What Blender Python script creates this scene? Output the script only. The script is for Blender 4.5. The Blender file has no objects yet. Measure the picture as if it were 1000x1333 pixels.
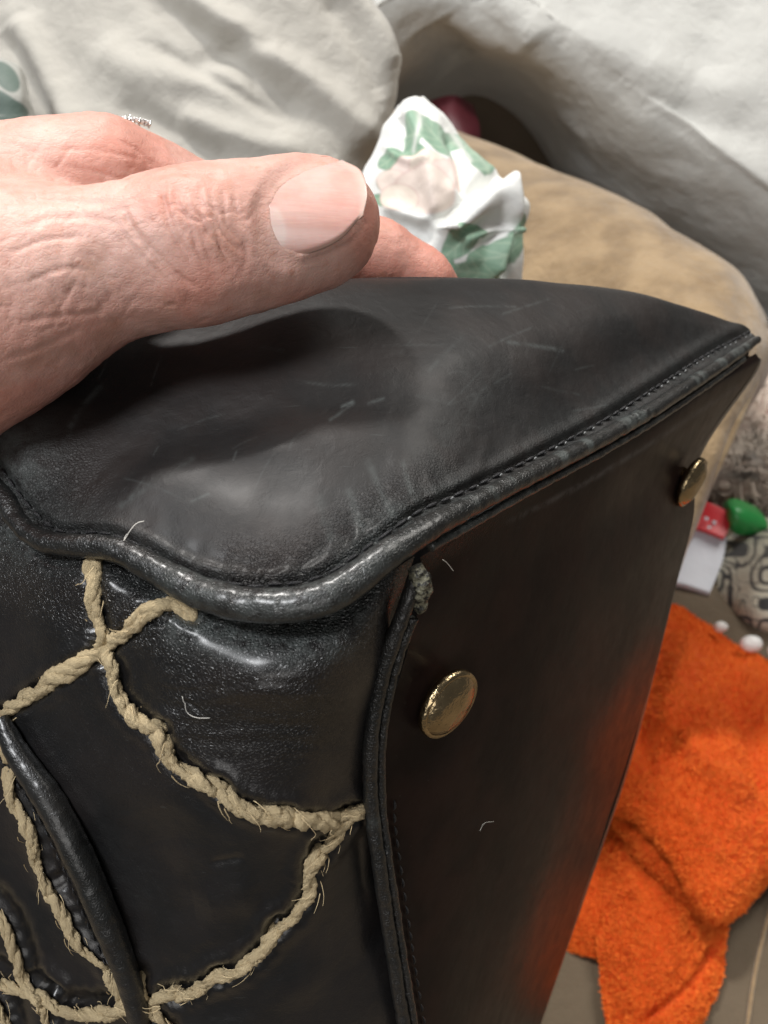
import bpy, math, random
import numpy as np
from mathutils import Vector, Matrix
from mathutils.bvhtree import BVHTree
random.seed(7); np.random.seed(7)
SC = bpy.context.scene; COL = SC.collection
R = math.radians
# ------------------------------------------------------------------ camera
PITCH = R(40); CAM = np.array([0.0, 0.0, 0.95]); F = 1250.0
cd = bpy.data.cameras.new('camera'); cam = bpy.data.objects.new('camera', cd); COL.objects.link(cam)
cam.location = CAM; cam.rotation_euler = (R(90) - PITCH, 0, 0)
cd.lens = 36 * F / 1333; cd.sensor_width = 36; cd.clip_start = 0.005; cd.clip_end = 50
cd.dof.use_dof = True; cd.dof.focus_distance = 0.19; cd.dof.aperture_fstop = 26
SC.camera = cam
SC.view_settings.view_transform = 'Standard'; SC.view_settings.look = 'None'
SC.view_settings.exposure = 0.08; SC.view_settings.gamma = 1
FW = np.array([0, math.cos(PITCH), -math.sin(PITCH)]); UP = np.array([0, math.sin(PITCH), math.cos(PITCH)]); RT = np.array([1.0, 0, 0])
def P(a):
    """(photo x, photo y, metres from the lens) -> world"""
    a = np.asarray(a, float); x, y, z = a[..., 0], a[..., 1], a[..., 2]
    return CAM + ((x - 500) / F * z)[..., None] * RT - ((y - 666.5) / F * z)[..., None] * UP + z[..., None] * FW
def pix(w):
    d = np.asarray(w) - CAM; z = d @ FW
    return 500 + F * (d @ RT) / z, 666.5 - F * (d @ UP) / z, z
# ------------------------------------------------------------------ room light and added fills
w = bpy.data.worlds.new('World'); SC.world = w; w.use_nodes = True
w.node_tree.nodes['Background'].inputs[0].default_value = (1.0, 0.97, 0.94, 1); w.node_tree.nodes['Background'].inputs[1].default_value = 0.07
def area(name, loc, target, size, power, col, sy=None):
    l = bpy.data.lights.new(name, 'AREA'); l.size = size; l.energy = power; l.color = col
    if sy: l.shape = 'RECTANGLE'; l.size_y = sy
    o = bpy.data.objects.new(name, l); COL.objects.link(o); o.location = loc
    o.rotation_euler = (Vector(target) - Vector(loc)).to_track_quat('-Z', 'Y').to_euler(); return o
area('ceiling_lamp', (-0.46, 0.98, 2.35), (0.0, 0.2, 0.8), 0.16, 23, (1.0, 0.96, 0.92))
area('room_lamp', (-0.86, -0.36, 2.4), (0.1, 0.5, 0.6), 0.42, 27, (0.97, 0.98, 1.0))
area('right_fill', (0.95, 0.95, 2.3), (0.15, 0.4, 0.6), 0.9, 21, (1.0, 0.96, 0.9))  # added fill that brightens the towel side, not a lamp of the room
area('front_fill', (-0.1, -1.25, 1.35), (0.0, 0.3, 0.75), 0.9, 6, (1.0, 0.97, 0.94))  # added fill from behind the camera, lifts the underside of the hand
# ------------------------------------------------------------------ helpers
def noise3(p, seed=0):
    p = np.asarray(p, float); i = np.floor(p).astype(np.int64); f = p - i; u = f * f * f * (f * (f * 6 - 15) + 10)
    def h(ix, iy, iz):
        n = (ix * 374761393 + iy * 668265263 + iz * 2147483647 + seed * 1274126177) & 0xffffffff
        n = ((n ^ (n >> 13)) * 1274126177) & 0xffffffff; n = ((n ^ (n >> 16)) * 2246822519) & 0xffffffff
        return ((n ^ (n >> 15)) & 0xffffff) / float(0xffffff)
    r = 0
    for a in (0, 1):
        for b in (0, 1):
            for c in (0, 1):
                wgt = (u[..., 0] if a else 1 - u[..., 0]) * (u[..., 1] if b else 1 - u[..., 1]) * (u[..., 2] if c else 1 - u[..., 2])
                r = r + wgt * h(i[..., 0] + a, i[..., 1] + b, i[..., 2] + c)
    return r * 2 - 1
def fbm(p, s, o=3, seed=0):
    r = 0; a = 1.0
    for k in range(o):
        r = r + a * noise3(np.asarray(p) * s, seed + k * 17); s *= 2.03; a *= 0.5
    return r
def smooth(e0, e1, x):
    t = np.clip((x - e0) / (e1 - e0), 0, 1); return t * t * (3 - 2 * t)
def crom(pts, n):
    pts = np.asarray(pts, float); m = len(pts); t = np.linspace(0, m - 1, n); i = np.clip(np.floor(t).astype(int), 0, m - 2); f = (t - i)
    f = f.reshape((-1,) + (1,) * (pts.ndim - 1))
    a = np.where((i > 0).reshape(f.shape), pts[np.maximum(i - 1, 0)], 2 * pts[i] - pts[i + 1]); b = pts[i]; c = pts[i + 1]
    d = np.where((i < m - 2).reshape(f.shape), pts[np.minimum(i + 2, m - 1)], 2 * pts[i + 1] - pts[i])
    return 0.5 * ((2 * b) + (-a + c) * f + (2 * a - 5 * b + 4 * c - d) * f * f + (-a + 3 * b - 3 * c + d) * f ** 3)
def link(name, V, Fs, mat, parent=None, attrs=None, smooth_=True, col=None):
    me = bpy.data.meshes.new(name); V = np.asarray(V, np.float32).reshape(-1, 3)
    if parent is not None: V = V - np.array(parent.location, dtype=np.float32)
    Fs = np.asarray(Fs, np.int32) if not isinstance(Fs, list) else Fs
    if isinstance(Fs, np.ndarray):
        k = Fs.shape[1]; me.vertices.add(len(V)); me.vertices.foreach_set('co', V.ravel())
        me.loops.add(Fs.size); me.loops.foreach_set('vertex_index', Fs.ravel())
        me.polygons.add(len(Fs)); me.polygons.foreach_set('loop_start', np.arange(0, Fs.size, k, dtype=np.int32))
        me.update(calc_edges=True)
    else:
        me.from_pydata([tuple(v) for v in V], [], Fs); me.update()
    me.validate()
    if smooth_: me.polygons.foreach_set('use_smooth', [True] * len(me.polygons))
    for k, v in (attrs or {}).items():
        at = me.attributes.new(k, 'FLOAT', 'POINT'); at.data.foreach_set('value', np.asarray(v, np.float32).ravel())
    if col is not None:
        at = me.attributes.new('print', 'FLOAT_COLOR', 'POINT'); c = np.ones((len(V), 4), np.float32); c[:, :3] = col.reshape(-1, 3)
        at.data.foreach_set('color', c.ravel())
    me.materials.append(mat); o = bpy.data.objects.new(name, me); COL.objects.link(o)
    if parent is not None: o.parent = parent
    return o
def tag(o, label, cat, group=None, kind=None):
    o['label'] = label; o['category'] = cat
    if group: o['group'] = group
    if kind: o['kind'] = kind
    return o
def empty(name, loc):
    o = bpy.data.objects.new(name, None); COL.objects.link(o); o.location = tuple(loc); o.empty_display_size = .01
    bpy.context.view_layer.update(); return o
def gridfaces(nv, nu, off=0, close=False):
    j, i = np.meshgrid(np.arange(nv - 1), np.arange(nu if close else nu - 1), indexing='ij'); i2 = (i + 1) % nu
    return np.stack([j * nu + i, (j + 1) * nu + i, (j + 1) * nu + i2, j * nu + i2], -1).reshape(-1, 4) + off
def patch(rows, nu, nv):
    """control net in photo coordinates + distance -> dense smooth world grid (nv,nu,3)"""
    C = P(np.array(rows, float)); A = crom(C, nv); return crom(A.swapaxes(0, 1), nu).swapaxes(0, 1)
def normals(G):
    du = np.gradient(G, axis=1); dv = np.gradient(G, axis=0); n = np.cross(du, dv)
    n /= np.linalg.norm(n, axis=-1, keepdims=True) + 1e-12
    s = np.sign(np.sum(n * (CAM - G), -1).mean()); return n * s
def seg_d(X, Y, pts):
    """distance in photo pixels to a polyline and the parameter along it"""
    pts = crom(np.array(pts, float), max(8, len(pts) * 5)); best = np.full(X.shape, 1e9); par = np.zeros(X.shape); n = len(pts) - 1
    for k in range(n):
        a, b = pts[k][:2], pts[k + 1][:2]; ab = b - a; L = (ab @ ab) + 1e-9
        t = np.clip(((X - a[0]) * ab[0] + (Y - a[1]) * ab[1]) / L, 0, 1)
        d = np.hypot(X - a[0] - t * ab[0], Y - a[1] - t * ab[1]); m = d < best; best = np.where(m, d, best); par = np.where(m, (k + t) / n, par)
    return best, par
def sculpt(G, N, strokes):
    X, Y, Z = pix(G); H = np.zeros(X.shape)
    for pts, wd, amp in strokes:
        d, t = seg_d(X, Y, pts); H += amp * np.exp(-(d / wd) ** 2) * np.clip(np.minimum(t, 1 - t) * 6 + .25, 0, 1)
    return G + N * H[..., None]
def sheet(name, G, mat, parent=None, thick=0.0, attrs=None, col=None):
    """a cloth or leather sheet: front grid, back grid and a closed rim"""
    nv, nu = G.shape[:2]
    Fc = gridfaces(nv, nu)
    if thick <= 0: return link(name, G, Fc, mat, parent, attrs, col=col)
    B = G - normals(G) * thick; n = nv * nu
    idx = np.arange(n).reshape(nv, nu); rim = np.concatenate([idx[0, :], idx[1:, -1], idx[-1, -2::-1], idx[-2:0:-1, 0]])
    r2 = np.roll(rim, -1); Q = np.stack([rim, r2, r2 + n, rim + n], -1)
    V = np.concatenate([G.reshape(-1, 3), B.reshape(-1, 3)]); Fa = np.concatenate([Fc, Fc[:, ::-1] + n, Q])
    at = {k: np.concatenate([np.ravel(v)] * 2) for k, v in (attrs or {}).items()}
    c = None if col is None else np.concatenate([col.reshape(-1, 3)] * 2)
    return link(name, V, Fa, mat, parent, at, col=c)
def frames(C):
    T = np.gradient(C, axis=0); T /= np.linalg.norm(T, axis=1, keepdims=True) + 1e-12
    N = np.zeros_like(C); n = np.cross(T[0], [0.3, 0.5, 0.8]); n /= np.linalg.norm(n)
    for i in range(len(C)):
        n = n - T[i] * (n @ T[i]); n /= np.linalg.norm(n) + 1e-12; N[i] = n
    return T, N, np.cross(T, N)
def tube_vf(C, rad, k=16, off=0, rough=0, seed=0, rs=800):
    C = np.asarray(C); n = len(C); T, N, B = frames(C); rad = np.broadcast_to(rad, (n,))
    a = np.linspace(0, 2 * math.pi, k, endpoint=False)
    D = N[:, None] * np.cos(a)[None, :, None] + B[:, None] * np.sin(a)[None, :, None]
    V = C[:, None] + D * rad[:, None, None]
    if rough: V = V + D * (fbm(V, rs, 2, seed) * rough)[..., None]
    Fa = [gridfaces(n, k, off, True)]; V = V.reshape(-1, 3)
    c0, c1 = len(V) + off, len(V) + off + 1; V = np.concatenate([V, [C[0]], [C[-1]]])
    i = np.arange(k); j = (i + 1) % k
    Fa.append(np.stack([i + off, j + off, np.full(k, c0), np.full(k, c0)], -1)[:, [0, 1, 2, 2]])
    e = (n - 1) * k
    Fa.append(np.stack([e + j + off, e + i + off, np.full(k, c1), np.full(k, c1)], -1))
    return V, Fa
def tube(name, C, rad, mat, parent=None, k=16, rough=0, attrs=None, seed=0, rs=800):
    V, Fa = tube_vf(C, rad, k, 0, rough, seed, rs)
    fl = [tuple(f) for f in Fa[0]] + [tuple(f[:3]) for f in Fa[1]] + [tuple(f[:3]) for f in Fa[2]]
    return link(name, V, fl, mat, parent, attrs)
def bvh(G):
    V = G.reshape(-1, 3); return BVHTree.FromPolygons([tuple(v) for v in V], [tuple(int(i) for i in f) for f in gridfaces(*G.shape[:2])])
def cast(tree, x, y):
    d = Vector(P(np.array([x, y, 1.0])) - CAM).normalized(); loc, n, _, dist = tree.ray_cast(Vector(CAM), d)
    if loc is None: return None, None
    if n.dot(d) > 0: n = -n
    return np.array(loc), np.array(n)
# ------------------------------------------------------------------ materials
class MT:
    def __init__(s, name):
        s.m = bpy.data.materials.new(name); s.m.use_nodes = True; s.t = s.m.node_tree; s.b = s.t.nodes['Principled BSDF']; s.co = s.n('ShaderNodeTexCoord').outputs['Object']
    def n(s, ty, **kw):
        o = s.t.nodes.new(ty)
        for k, v in kw.items(): setattr(o, k, v)
        return o
    def l(s, a, b): s.t.links.new(a, b)
    def v(s, sock, val):
        if hasattr(val, 'is_linked') or hasattr(val, 'links'): s.l(val, sock)
        else: sock.default_value = val
    def noise(s, scale, detail=4, rough=.55, vec=None, stretch=None, rot=(0, 0, 0), dist=0):
        x = s.n('ShaderNodeTexNoise'); x.inputs['Scale'].default_value = scale; x.inputs['Detail'].default_value = detail; x.inputs['Roughness'].default_value = rough; x.inputs['Distortion'].default_value = dist
        c = vec or s.co
        if stretch:
            mp = s.n('ShaderNodeMapping'); mp.inputs['Scale'].default_value = stretch; mp.inputs['Rotation'].default_value = rot; s.l(c, mp.inputs[0]); c = mp.outputs[0]
        s.l(c, x.inputs['Vector']); return x.outputs[0]
    def voro(s, scale, feat='DISTANCE_TO_EDGE', vec=None, stretch=None):
        x = s.n('ShaderNodeTexVoronoi', feature=feat); x.inputs['Scale'].default_value = scale; c = vec or s.co
        if stretch:
            mp = s.n('ShaderNodeMapping'); mp.inputs['Scale'].default_value = stretch; s.l(c, mp.inputs[0]); c = mp.outputs[0]
        s.l(c, x.inputs['Vector']); return x.outputs[0]
    def warp(s, amt, scale):
        nz = s.n('ShaderNodeTexNoise'); nz.inputs['Scale'].default_value = scale; s.l(s.co, nz.inputs['Vector'])
        a = s.n('ShaderNodeVectorMath', operation='SUBTRACT'); s.l(nz.outputs[1], a.inputs[0]); a.inputs[1].default_value = (.5, .5, .5)
        b = s.n('ShaderNodeVectorMath', operation='SCALE'); s.l(a.outputs[0], b.inputs[0]); b.inputs['Scale'].default_value = amt
        c = s.n('ShaderNodeVectorMath', operation='ADD'); s.l(s.co, c.inputs[0]); s.l(b.outputs[0], c.inputs[1]); return c.outputs[0]
    def ramp(s, f, a, b, ca=0.0, cb=1.0):
        x = s.n('ShaderNodeMapRange', interpolation_type='SMOOTHSTEP'); s.l(f, x.inputs[0])
        for k, v in zip((1, 2, 3, 4), (a, b, ca, cb)): x.inputs[k].default_value = v
        return x.outputs[0]
    def math(s, op, a, b=0.0):
        x = s.n('ShaderNodeMath', operation=op); s.v(x.inputs[0], a); s.v(x.inputs[1], b); return x.outputs[0]
    def mix(s, f, a, b):
        x = s.n('ShaderNodeMix', data_type='RGBA'); s.v(x.inputs[0], f)
        for q, c in ((6, a), (7, b)):
            if isinstance(c, tuple): x.inputs[q].default_value = c + (1,)
            else: s.l(c, x.inputs[q])
        return x.outputs[2]
    def attr(s, name, col=False):
        x = s.n('ShaderNodeAttribute', attribute_name=name); return x.outputs['Color'] if col else x.outputs['Fac']
    def bump(s, h, dist, strength=1.0, prev=None):
        x = s.n('ShaderNodeBump'); x.inputs['Strength'].default_value = strength; x.inputs['Distance'].default_value = dist; s.l(h, x.inputs['Height'])
        if prev is not None: s.l(prev, x.inputs['Normal'])
        return x.outputs[0]
    def done(s, color=None, rough=None, normal=None, **kw):
        if color is not None:
            if isinstance(color, tuple): s.b.inputs['Base Color'].default_value = color + (1,)
            else: s.l(color, s.b.inputs['Base Color'])
        if rough is not None: s.v(s.b.inputs['Roughness'], rough)
        if normal is not None: s.l(normal, s.b.inputs['Normal'])
        for k, v in kw.items():
            s.v(s.b.inputs[k.replace('_', ' ')], v)
        return s.m
def leather(name, base=(.007, .007, .0075), wearc=(.075, .084, .082), rough=.34, grain=1.0, spec=.5, coat=.45):
    m = MT(name); wp = m.warp(.0012, 500)
    cr = m.attr('crinkle'); we = m.attr('wear')
    cells = m.voro(1500, vec=wp); cells = m.ramp(cells, 0.0, .28)
    fine = m.noise(2600, 3, .6); mid = m.noise(420, 4, .6, dist=.6); big = m.noise(60, 3)
    scr = m.noise(90, 2, .5, stretch=(1, 14, 14), rot=(.3, .5, .9)); scr = m.ramp(scr, .735, .76)
    mask = m.math('MULTIPLY', we, m.ramp(m.noise(300, 5, .7), .30, .62)); mask = m.math('MINIMUM', m.math('ADD', mask, m.math('MULTIPLY', scr, .22)), 1.0)
    dust = m.ramp(m.noise(2600, 2, .5), .80, .83); mask = m.math('MINIMUM', m.math('ADD', mask, m.math('MULTIPLY', dust, .12)), 1.0)
    tone = m.mix(m.ramp(big, .35, .65), base, tuple(c * f for c, f in zip(base, (1.7, 1.45, 1.35))))
    colr = m.mix(mask, tone, wearc)
    rg = m.math('ADD', m.math('MULTIPLY', m.noise(180, 4, .65), .22), rough - .11); rg = m.math('ADD', rg, m.math('MULTIPLY', mask, .08)); rg = m.math('SUBTRACT', rg, m.math('MULTIPLY', cr, .09))
    n = m.bump(big, .0012 * grain, .6); n = m.bump(m.math('MULTIPLY', mid, m.math('ADD', m.math('MULTIPLY', cr, 1.6), .6)), .00022 * grain, .9, n)
    n = m.bump(m.math('MULTIPLY', m.noise(1100, 3, .6, dist=1.2), cr), .00016 * grain, .9, n)
    h = m.math('MULTIPLY', cells, m.math('ADD', m.math('MULTIPLY', cr, 1.0), .01)); n = m.bump(h, .00022 * grain, 1.0, n); n = m.bump(fine, .000018 * grain, .7, n)
    return m.done(colr, rg, n, Specular_IOR_Level=spec, Coat_Weight=coat, Coat_Roughness=.24)
M = {}
M['leather'] = leather('black_leather')
M['top'] = leather('black_top_leather', (.011, .0105, .0105), rough=.54, spec=.34, coat=.06)
M['piping'] = leather('worn_black_piping', (.007, .0075, .0075), (.065, .074, .071), .36, 1.0)
M['base'] = leather('smooth_base_leather', (.012, .0075, .0065), (.09, .08, .075), .33, .22, .085, 0)
def plain(name, col, rough=.5, metallic=0, bs=0, bd=0, var=.25, **kw):
    m = MT(name); c = m.mix(m.noise(bs or 50, 4), tuple(x * (1 - var) for x in col), tuple(min(1, x * (1 + var)) for x in col))
    n = m.bump(m.noise(bs, 4, .6), bd) if bs else None
    return m.done(c, rough, n, Metallic=metallic, **kw)
M['brass'] = plain('antique_brass', (.48, .37, .215), .24, 1.0, 300, .0006, .45)
M['thread'] = plain('black_thread', (.02, .02, .022), .35, 0, 3000, .0001)
M['glintthread'] = plain('glint_thread', (.30, .31, .31), .35, 0, 3000, .0001)  # pale colour stands in for glints on the black thread
m = MT('jute'); cb = m.n('ShaderNodeCombineXYZ'); [m.l(m.attr(k), cb.inputs[i]) for i, k in enumerate(('fx', 'fy', 'fz'))]; fib = m.noise(6.5, 5, .75, vec=cb.outputs[0]); c = m.mix(m.ramp(fib, .32, .68), (.52, .37, .185), (.92, .76, .48)); c = m.mix(m.ramp(m.noise(160, 3), .35, .7), c, (.84, .67, .40))
M['jute'] = m.done(c, .85, m.bump(fib, .0007, 1.0, m.bump(m.noise(3500, 3, .7), .0002)))
M['fibre'] = plain('jute_fibre', (.62, .50, .33), .7); M['lint'] = plain('pale_hair', (.62, .60, .55), .5)
m = MT('skin'); red = m.attr('red')
c = m.mix(m.ramp(m.noise(70, 4, .6), .35, .68), (.62, .345, .28), (.70, .44, .37)); c = m.mix(m.ramp(m.noise(420, 4, .65), .55, .75), c, (.60, .31, .235))
c = m.mix(m.math('MULTIPLY', red, .75), c, (.62, .25, .185)); cs = m.attr('spot'); c = m.mix(m.math('MULTIPLY', cs, .45), c, (.36, .19, .12))
lines = m.ramp(m.voro(1150, vec=m.warp(.0016, 300), stretch=(.55, 1, 1)), 0, .22)
n = m.bump(m.noise(330, 4, .6, dist=.5), .00022, .6); n = m.bump(lines, .00005, .5, n); n = m.bump(m.noise(1500, 4, .7), .00006, .6, n); n = m.bump(m.noise(3000, 3), .00005, .6, n)
M['skin'] = m.done(c, m.math('ADD', m.math('MULTIPLY', m.noise(400, 3), .2), .38), n, Subsurface_Weight=.22, Subsurface_Scale=.0022, Subsurface_Radius=(1.0, .35, .2), Specular_IOR_Level=.42)
m = MT('fingernail'); t = m.attr('tip'); c = m.mix(m.ramp(m.noise(140, 3), .3, .7), (.72, .40, .34), (.76, .50, .44)); c = m.mix(m.math('MULTIPLY', m.attr('moon'), .55), c, (.80, .64, .58)); c = m.mix(m.math('MULTIPLY', t, .6), c, (.76, .60, .52))
c = m.mix(m.attr('root'), c, (.72, .47, .38))
M['nail'] = m.done(c, .25, m.bump(m.noise(900, 2, stretch=(.06, 1, 1)), .00009), Subsurface_Weight=.15, Subsurface_Scale=.0015, Coat_Weight=.25, Coat_Roughness=.2)
def cloth(name, col, col2, s=25, bump=.0012, rough=.85, weave=0, sheen=.2, pr=False, bs=140):
    m = MT(name); c = m.mix(m.ramp(m.noise(s, 4, .6), .3, .7), col, col2)
    if pr: c = m.mix(m.ramp(m.noise(s, 4, .6), .3, .7), m.attr('print', True), m.mix(.12, m.attr('print', True), col2))
    n = m.bump(m.noise(bs, 5, .65, dist=.4), bump, .8)
    if weave: n = m.bump(m.noise(weave, 2, .6), bump * .3, .6, n)
    return m.done(c, rough, n, Sheen_Weight=sheen, Sheen_Roughness=.5)
M['cream'] = cloth('cream_cotton', (.43, .41, .365), (.48, .46, .41), 18, .0012, bs=90, weave=900)
M['blanket'] = cloth('white_throw', (.48, .48, .455), (.54, .54, .51), 12, .0025, bs=60, weave=300)
M['floral'] = cloth('floral_cotton', (.8, .8, .78), (.7, .7, .66), 20, .0006, pr=True, rough=.6, weave=1200)
M['printed'] = cloth('printed_fabric', (.6, .55, .5), (.5, .45, .4), 30, .002, pr=True, bs=120)
M['tan'] = cloth('tan_suede', (.20, .130, .062), (.34, .235, .125), 38, .0020, bs=200, sheen=.35)
M['seat'] = cloth('grey_brown_suede', (.110, .080, .047), (.150, .112, .070), 14, .0015, bs=180, sheen=.3)
M['brown'] = cloth('dark_brown_fabric', (.10, .075, .05), (.13, .10, .07), 14, .0015, bs=180)
m = MT('orange_terry'); c = m.mix(m.ramp(m.noise(60, 5, .7), .35, .65), (.92, .095, .006), (.95, .15, .010)); c = m.mix(m.ramp(m.noise(700, 3, .6), .45, .7), c, (.93, .18, .02))
M['towel'] = m.done(c, .95, m.bump(m.noise(1100, 3, .7), .0016, .9, m.bump(m.noise(220, 4, .65), .0011, .8)), Sheen_Weight=.15, Sheen_Roughness=.5, Sheen_Tint=(1, .5, .2, 1))
M['pile'] = plain('orange_pile', (.97, .21, .022), .9, 0, 60, .0001, .12)
M['red'] = plain('dark_red', (.06, .004, .010), .5, 0, 60, .001); M['redp'] = plain('red_print', (.62, .03, .04), .4); M['paper'] = plain('white_paper', (.70, .73, .80), .5, 0, 60, .001, .05)
M['green'] = plain('green_plastic', (.03, .30, .07), .35); M['white'] = plain('white_bead', (.78, .77, .74), .4, 0, 200, .0005, .06)
M['silver'] = plain('silver', (.75, .74, .72), .18, 1.0); M['gold'] = plain('gold', (.72, .52, .26), .2, 1.0)
m = MT('diamond'); M['diamond'] = m.done((.95, .95, .95), .03, None, Transmission_Weight=.6, IOR=2.1)
m = MT('glue'); M['glue'] = m.done(m.mix(m.ramp(m.noise(900, 4, .7), .4, .6), (.012, .012, .012), (.22, .21, .15)), .35, m.bump(m.noise(1200, 3), .0006))

# ================================================================== HANDBAG
bag = empty('handbag', P(np.array([600, 1400, .24])))
tag(bag, 'black leather handbag with worn piping, brass feet and jute lacing, held up on end', 'handbag')
PIPE = [(-160, 500, .216, 1.98), (-60, 585, .200, 1.98), (0, 638, .187, 1.98), (30, 684, .181, 1.98), (60, 706, .177, 2.07), (100, 712, .1735, 2.16), (150, 717, .170, 2.25), (200, 741, .1665, 2.52), (250, 768, .163, 2.79), (300, 785, .160, 2.97), (350, 791, .158, 2.97),
        (400, 788, .1572, 2.97), (450, 767, .158, 2.88), (505, 726, .161, 2.61), (560, 690, .167, 2.25), (620, 657, .177, 1.98), (700, 615, .193, 1.94), (780, 574, .213, 1.89), (850, 533, .233, 1.89), (920, 487, .258, 1.80), (960, 460, .2765, 1.62), (984, 444, .2885, 1.17)]
PA = np.array(PIPE); PC = P(PA[:, :3]); NP = 900
pc = crom(PC, NP); pr = crom(PA[:, 3:4], NP)[:, 0] * .001
# end panel control net: columns share the piping's stations
st = [0, 2, 4, 6, 8, 10, 11, 13, 14, 16, 18, 21]
r0 = [PIPE[i][:3] for i in st]
def net(a): return a
r1 = [(-150, 480, .218), (0, 600, .1885), (72, 682, .1785), (165, 692, .1715), (262, 730, .1655), (350, 754, .1615), (410, 752, .1615), (500, 700, .165), (552, 665, .1705), (693, 597, .196), (843, 515, .2355), (983, 440, .2895)]
r1b = [(-150, 460, .217), (0, 580, .1885), (90, 655, .1785), (180, 668, .1725), (270, 700, .167), (350, 722, .1635), (415, 718, .1635), (495, 672, .167), (553, 640, .1725), (691, 575, .198), (838, 500, .237), (982, 437, .290)]
r2 = [(-150, 430, .217), (0, 535, .191), (110, 600, .183), (200, 620, .176), (280, 640, .172), (350, 650, .170), (420, 640, .170), (490, 605, .174), (560, 575, .180), (690, 520, .204), (830, 465, .241), (981, 434, .291)]
r3 = [(-150, 400, .22), (0, 480, .199), (120, 520, .193), (210, 530, .188), (290, 530, .186), (370, 515, .185), (440, 495, .187), (520, 470, .191), (600, 450, .199), (710, 425, .219), (840, 410, .250), (979, 431, .2925)]
r4 = [(-150, 385, .228), (0, 440, .209), (120, 432, .207), (210, 422, .206), (290, 405, .207), (370, 384, .208), (440, 368, .211), (520, 363, .216), (610, 363, .223), (720, 368, .239), (850, 388, .263), (976, 428, .2945)]
r5 = [(x, y + 34, z + .015) for x, y, z in r4]; r5[-1] = (977, 442, .301)
r6 = [(x, y + 130, z + .024) for x, y, z in r4]; r6[-1] = (972, 484, .311)
G = patch([r0, r1, r1b, r2, r3, r4, r5, r6], 760, 400); nv, nu = G.shape[:2]
N = normals(G[:300]).mean((0, 1)); NG = normals(G)
X, Y, Z = pix(G)
dp, tp = seg_d(X, Y, PA[:, :2]); dmm = dp * Z / F * 1000
vis = (np.arange(nv) / nv < .74)[:, None]
STL = [(-60, 548), (0, 608), (35, 655), (75, 690), (140, 694), (190, 713), (240, 742), (290, 757), (340, 762), (400, 757), (445, 737), (490, 704), (540, 668), (600, 641), (700, 592), (780, 550), (850, 506), (920, 461), (978, 431)]
dst, _ = seg_d(X, Y, STL)
H = -.0007 * np.exp(-(dst / 7) ** 2)                                             # stitch groove
H += .0005 * np.exp(-((dst - 12) / 9) ** 2) * (Y < 760)
# puckers running in from the seam
ang = (X * .9 + Y * .35)
puck = smooth(90, 8, dp) * smooth(120, 300, X) * smooth(760, 560, X); H += .00022 * puck * np.sin(ang / 5.5 + 3 * fbm(G, 120, 2, 3))
H += .0004 * fbm(G, 28, 3, 5) * smooth(4, 40, dp)
for pts, wd, amp in [([(60, 640), (180, 590), (330, 545), (480, 505), (600, 470)], 30, -.0011), ([(110, 665), (250, 610), (420, 570), (560, 545)], 26, .0008), ([(60, 560), (240, 520), (420, 495)], 24, .0007),
                     ([(95, 660), (130, 610), (200, 560)], 9, -.0003), ([(85, 570), (105, 535), (130, 505)], 6, .0003), ([(430, 560), (520, 520), (700, 480)], 28, -.0006), ([(620, 520), (760, 440), (880, 410)], 50, .0010)]:
    d, t = seg_d(X, Y, pts); H += .65 * amp * np.exp(-(d / wd) ** 2) * np.clip(np.minimum(t, 1 - t) * 4, 0, 1)
G = G + NG * (H * vis)[..., None]
crk = 1.5 * smooth(110, 15, dp) * smooth(260, 350, X) * smooth(620, 500, X) + .45 * smooth(60, 8, dp) + .8 * np.exp(-((X - 60) ** 2 + (Y - 640) ** 2) / 60 ** 2) + .02
wr = smooth(80, 10, dp) * (.25 + .55 * smooth(380, 450, X) * smooth(620, 520, X)) + .55 * np.exp(-((X - 30) ** 2 / 50 ** 2 + (Y - 600) ** 2 / 55 ** 2))
for pts, wd, a in [([(85, 575), (105, 535), (130, 505)], 4, .45), ([(180, 590), (250, 520)], 3, .0), ([(430, 545), (460, 520)], 2.2, .5), ([(660, 447), (730, 458)], 2.5, .6), ([(560, 480), (600, 440)], 3, .22), ([(250, 655), (272, 645)], 2, .5), ([(445, 525), (458, 518)], 2, .9), ([(480, 520), (500, 515)], 2, .7), ([(560, 590), (640, 500)], 14, .12), ([(160, 660), (250, 600)], 5, .3),
                   ([(470, 690), (455, 640)], 6, .4), ([(510, 670), (480, 600)], 5, .4), ([(430, 700), (415, 650)], 6, .35), ([(535, 640), (525, 600)], 4, .4)]:
    d, t = seg_d(X, Y, pts); wr += a * np.exp(-(d / wd) ** 2)
rsc = np.random.RandomState(11)
for k in range(34):
    x0, y0 = rsc.uniform(120, 900), rsc.uniform(390, 650)
    if y0 > 700 - .35 * x0 + 120: continue
    a0 = rsc.choice([-.45, -.3, .15, -1.1]) + rsc.randn() * .2; L0_ = rsc.uniform(6, 45); sel = (abs(X - x0) < L0_ + 12) & (abs(Y - y0) < L0_ + 12)
    if sel.sum() == 0: continue
    d, t = seg_d(X[sel], Y[sel], [(x0 - L0_ * math.cos(a0), y0 - L0_ * math.sin(a0)), (x0 + rsc.randn() * 2, y0 + rsc.randn() * 2), (x0 + L0_ * math.cos(a0), y0 + L0_ * math.sin(a0))]); wr[sel] += rsc.uniform(.12, .38) * np.exp(-(d / rsc.uniform(1.0, 1.7)) ** 2)
sheet('end_panel', G, M['top'], bag, 0, {'crinkle': np.clip(crk, 0, 1.4), 'wear': np.clip(wr, 0, 1)})
EP = bvh(G)
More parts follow.
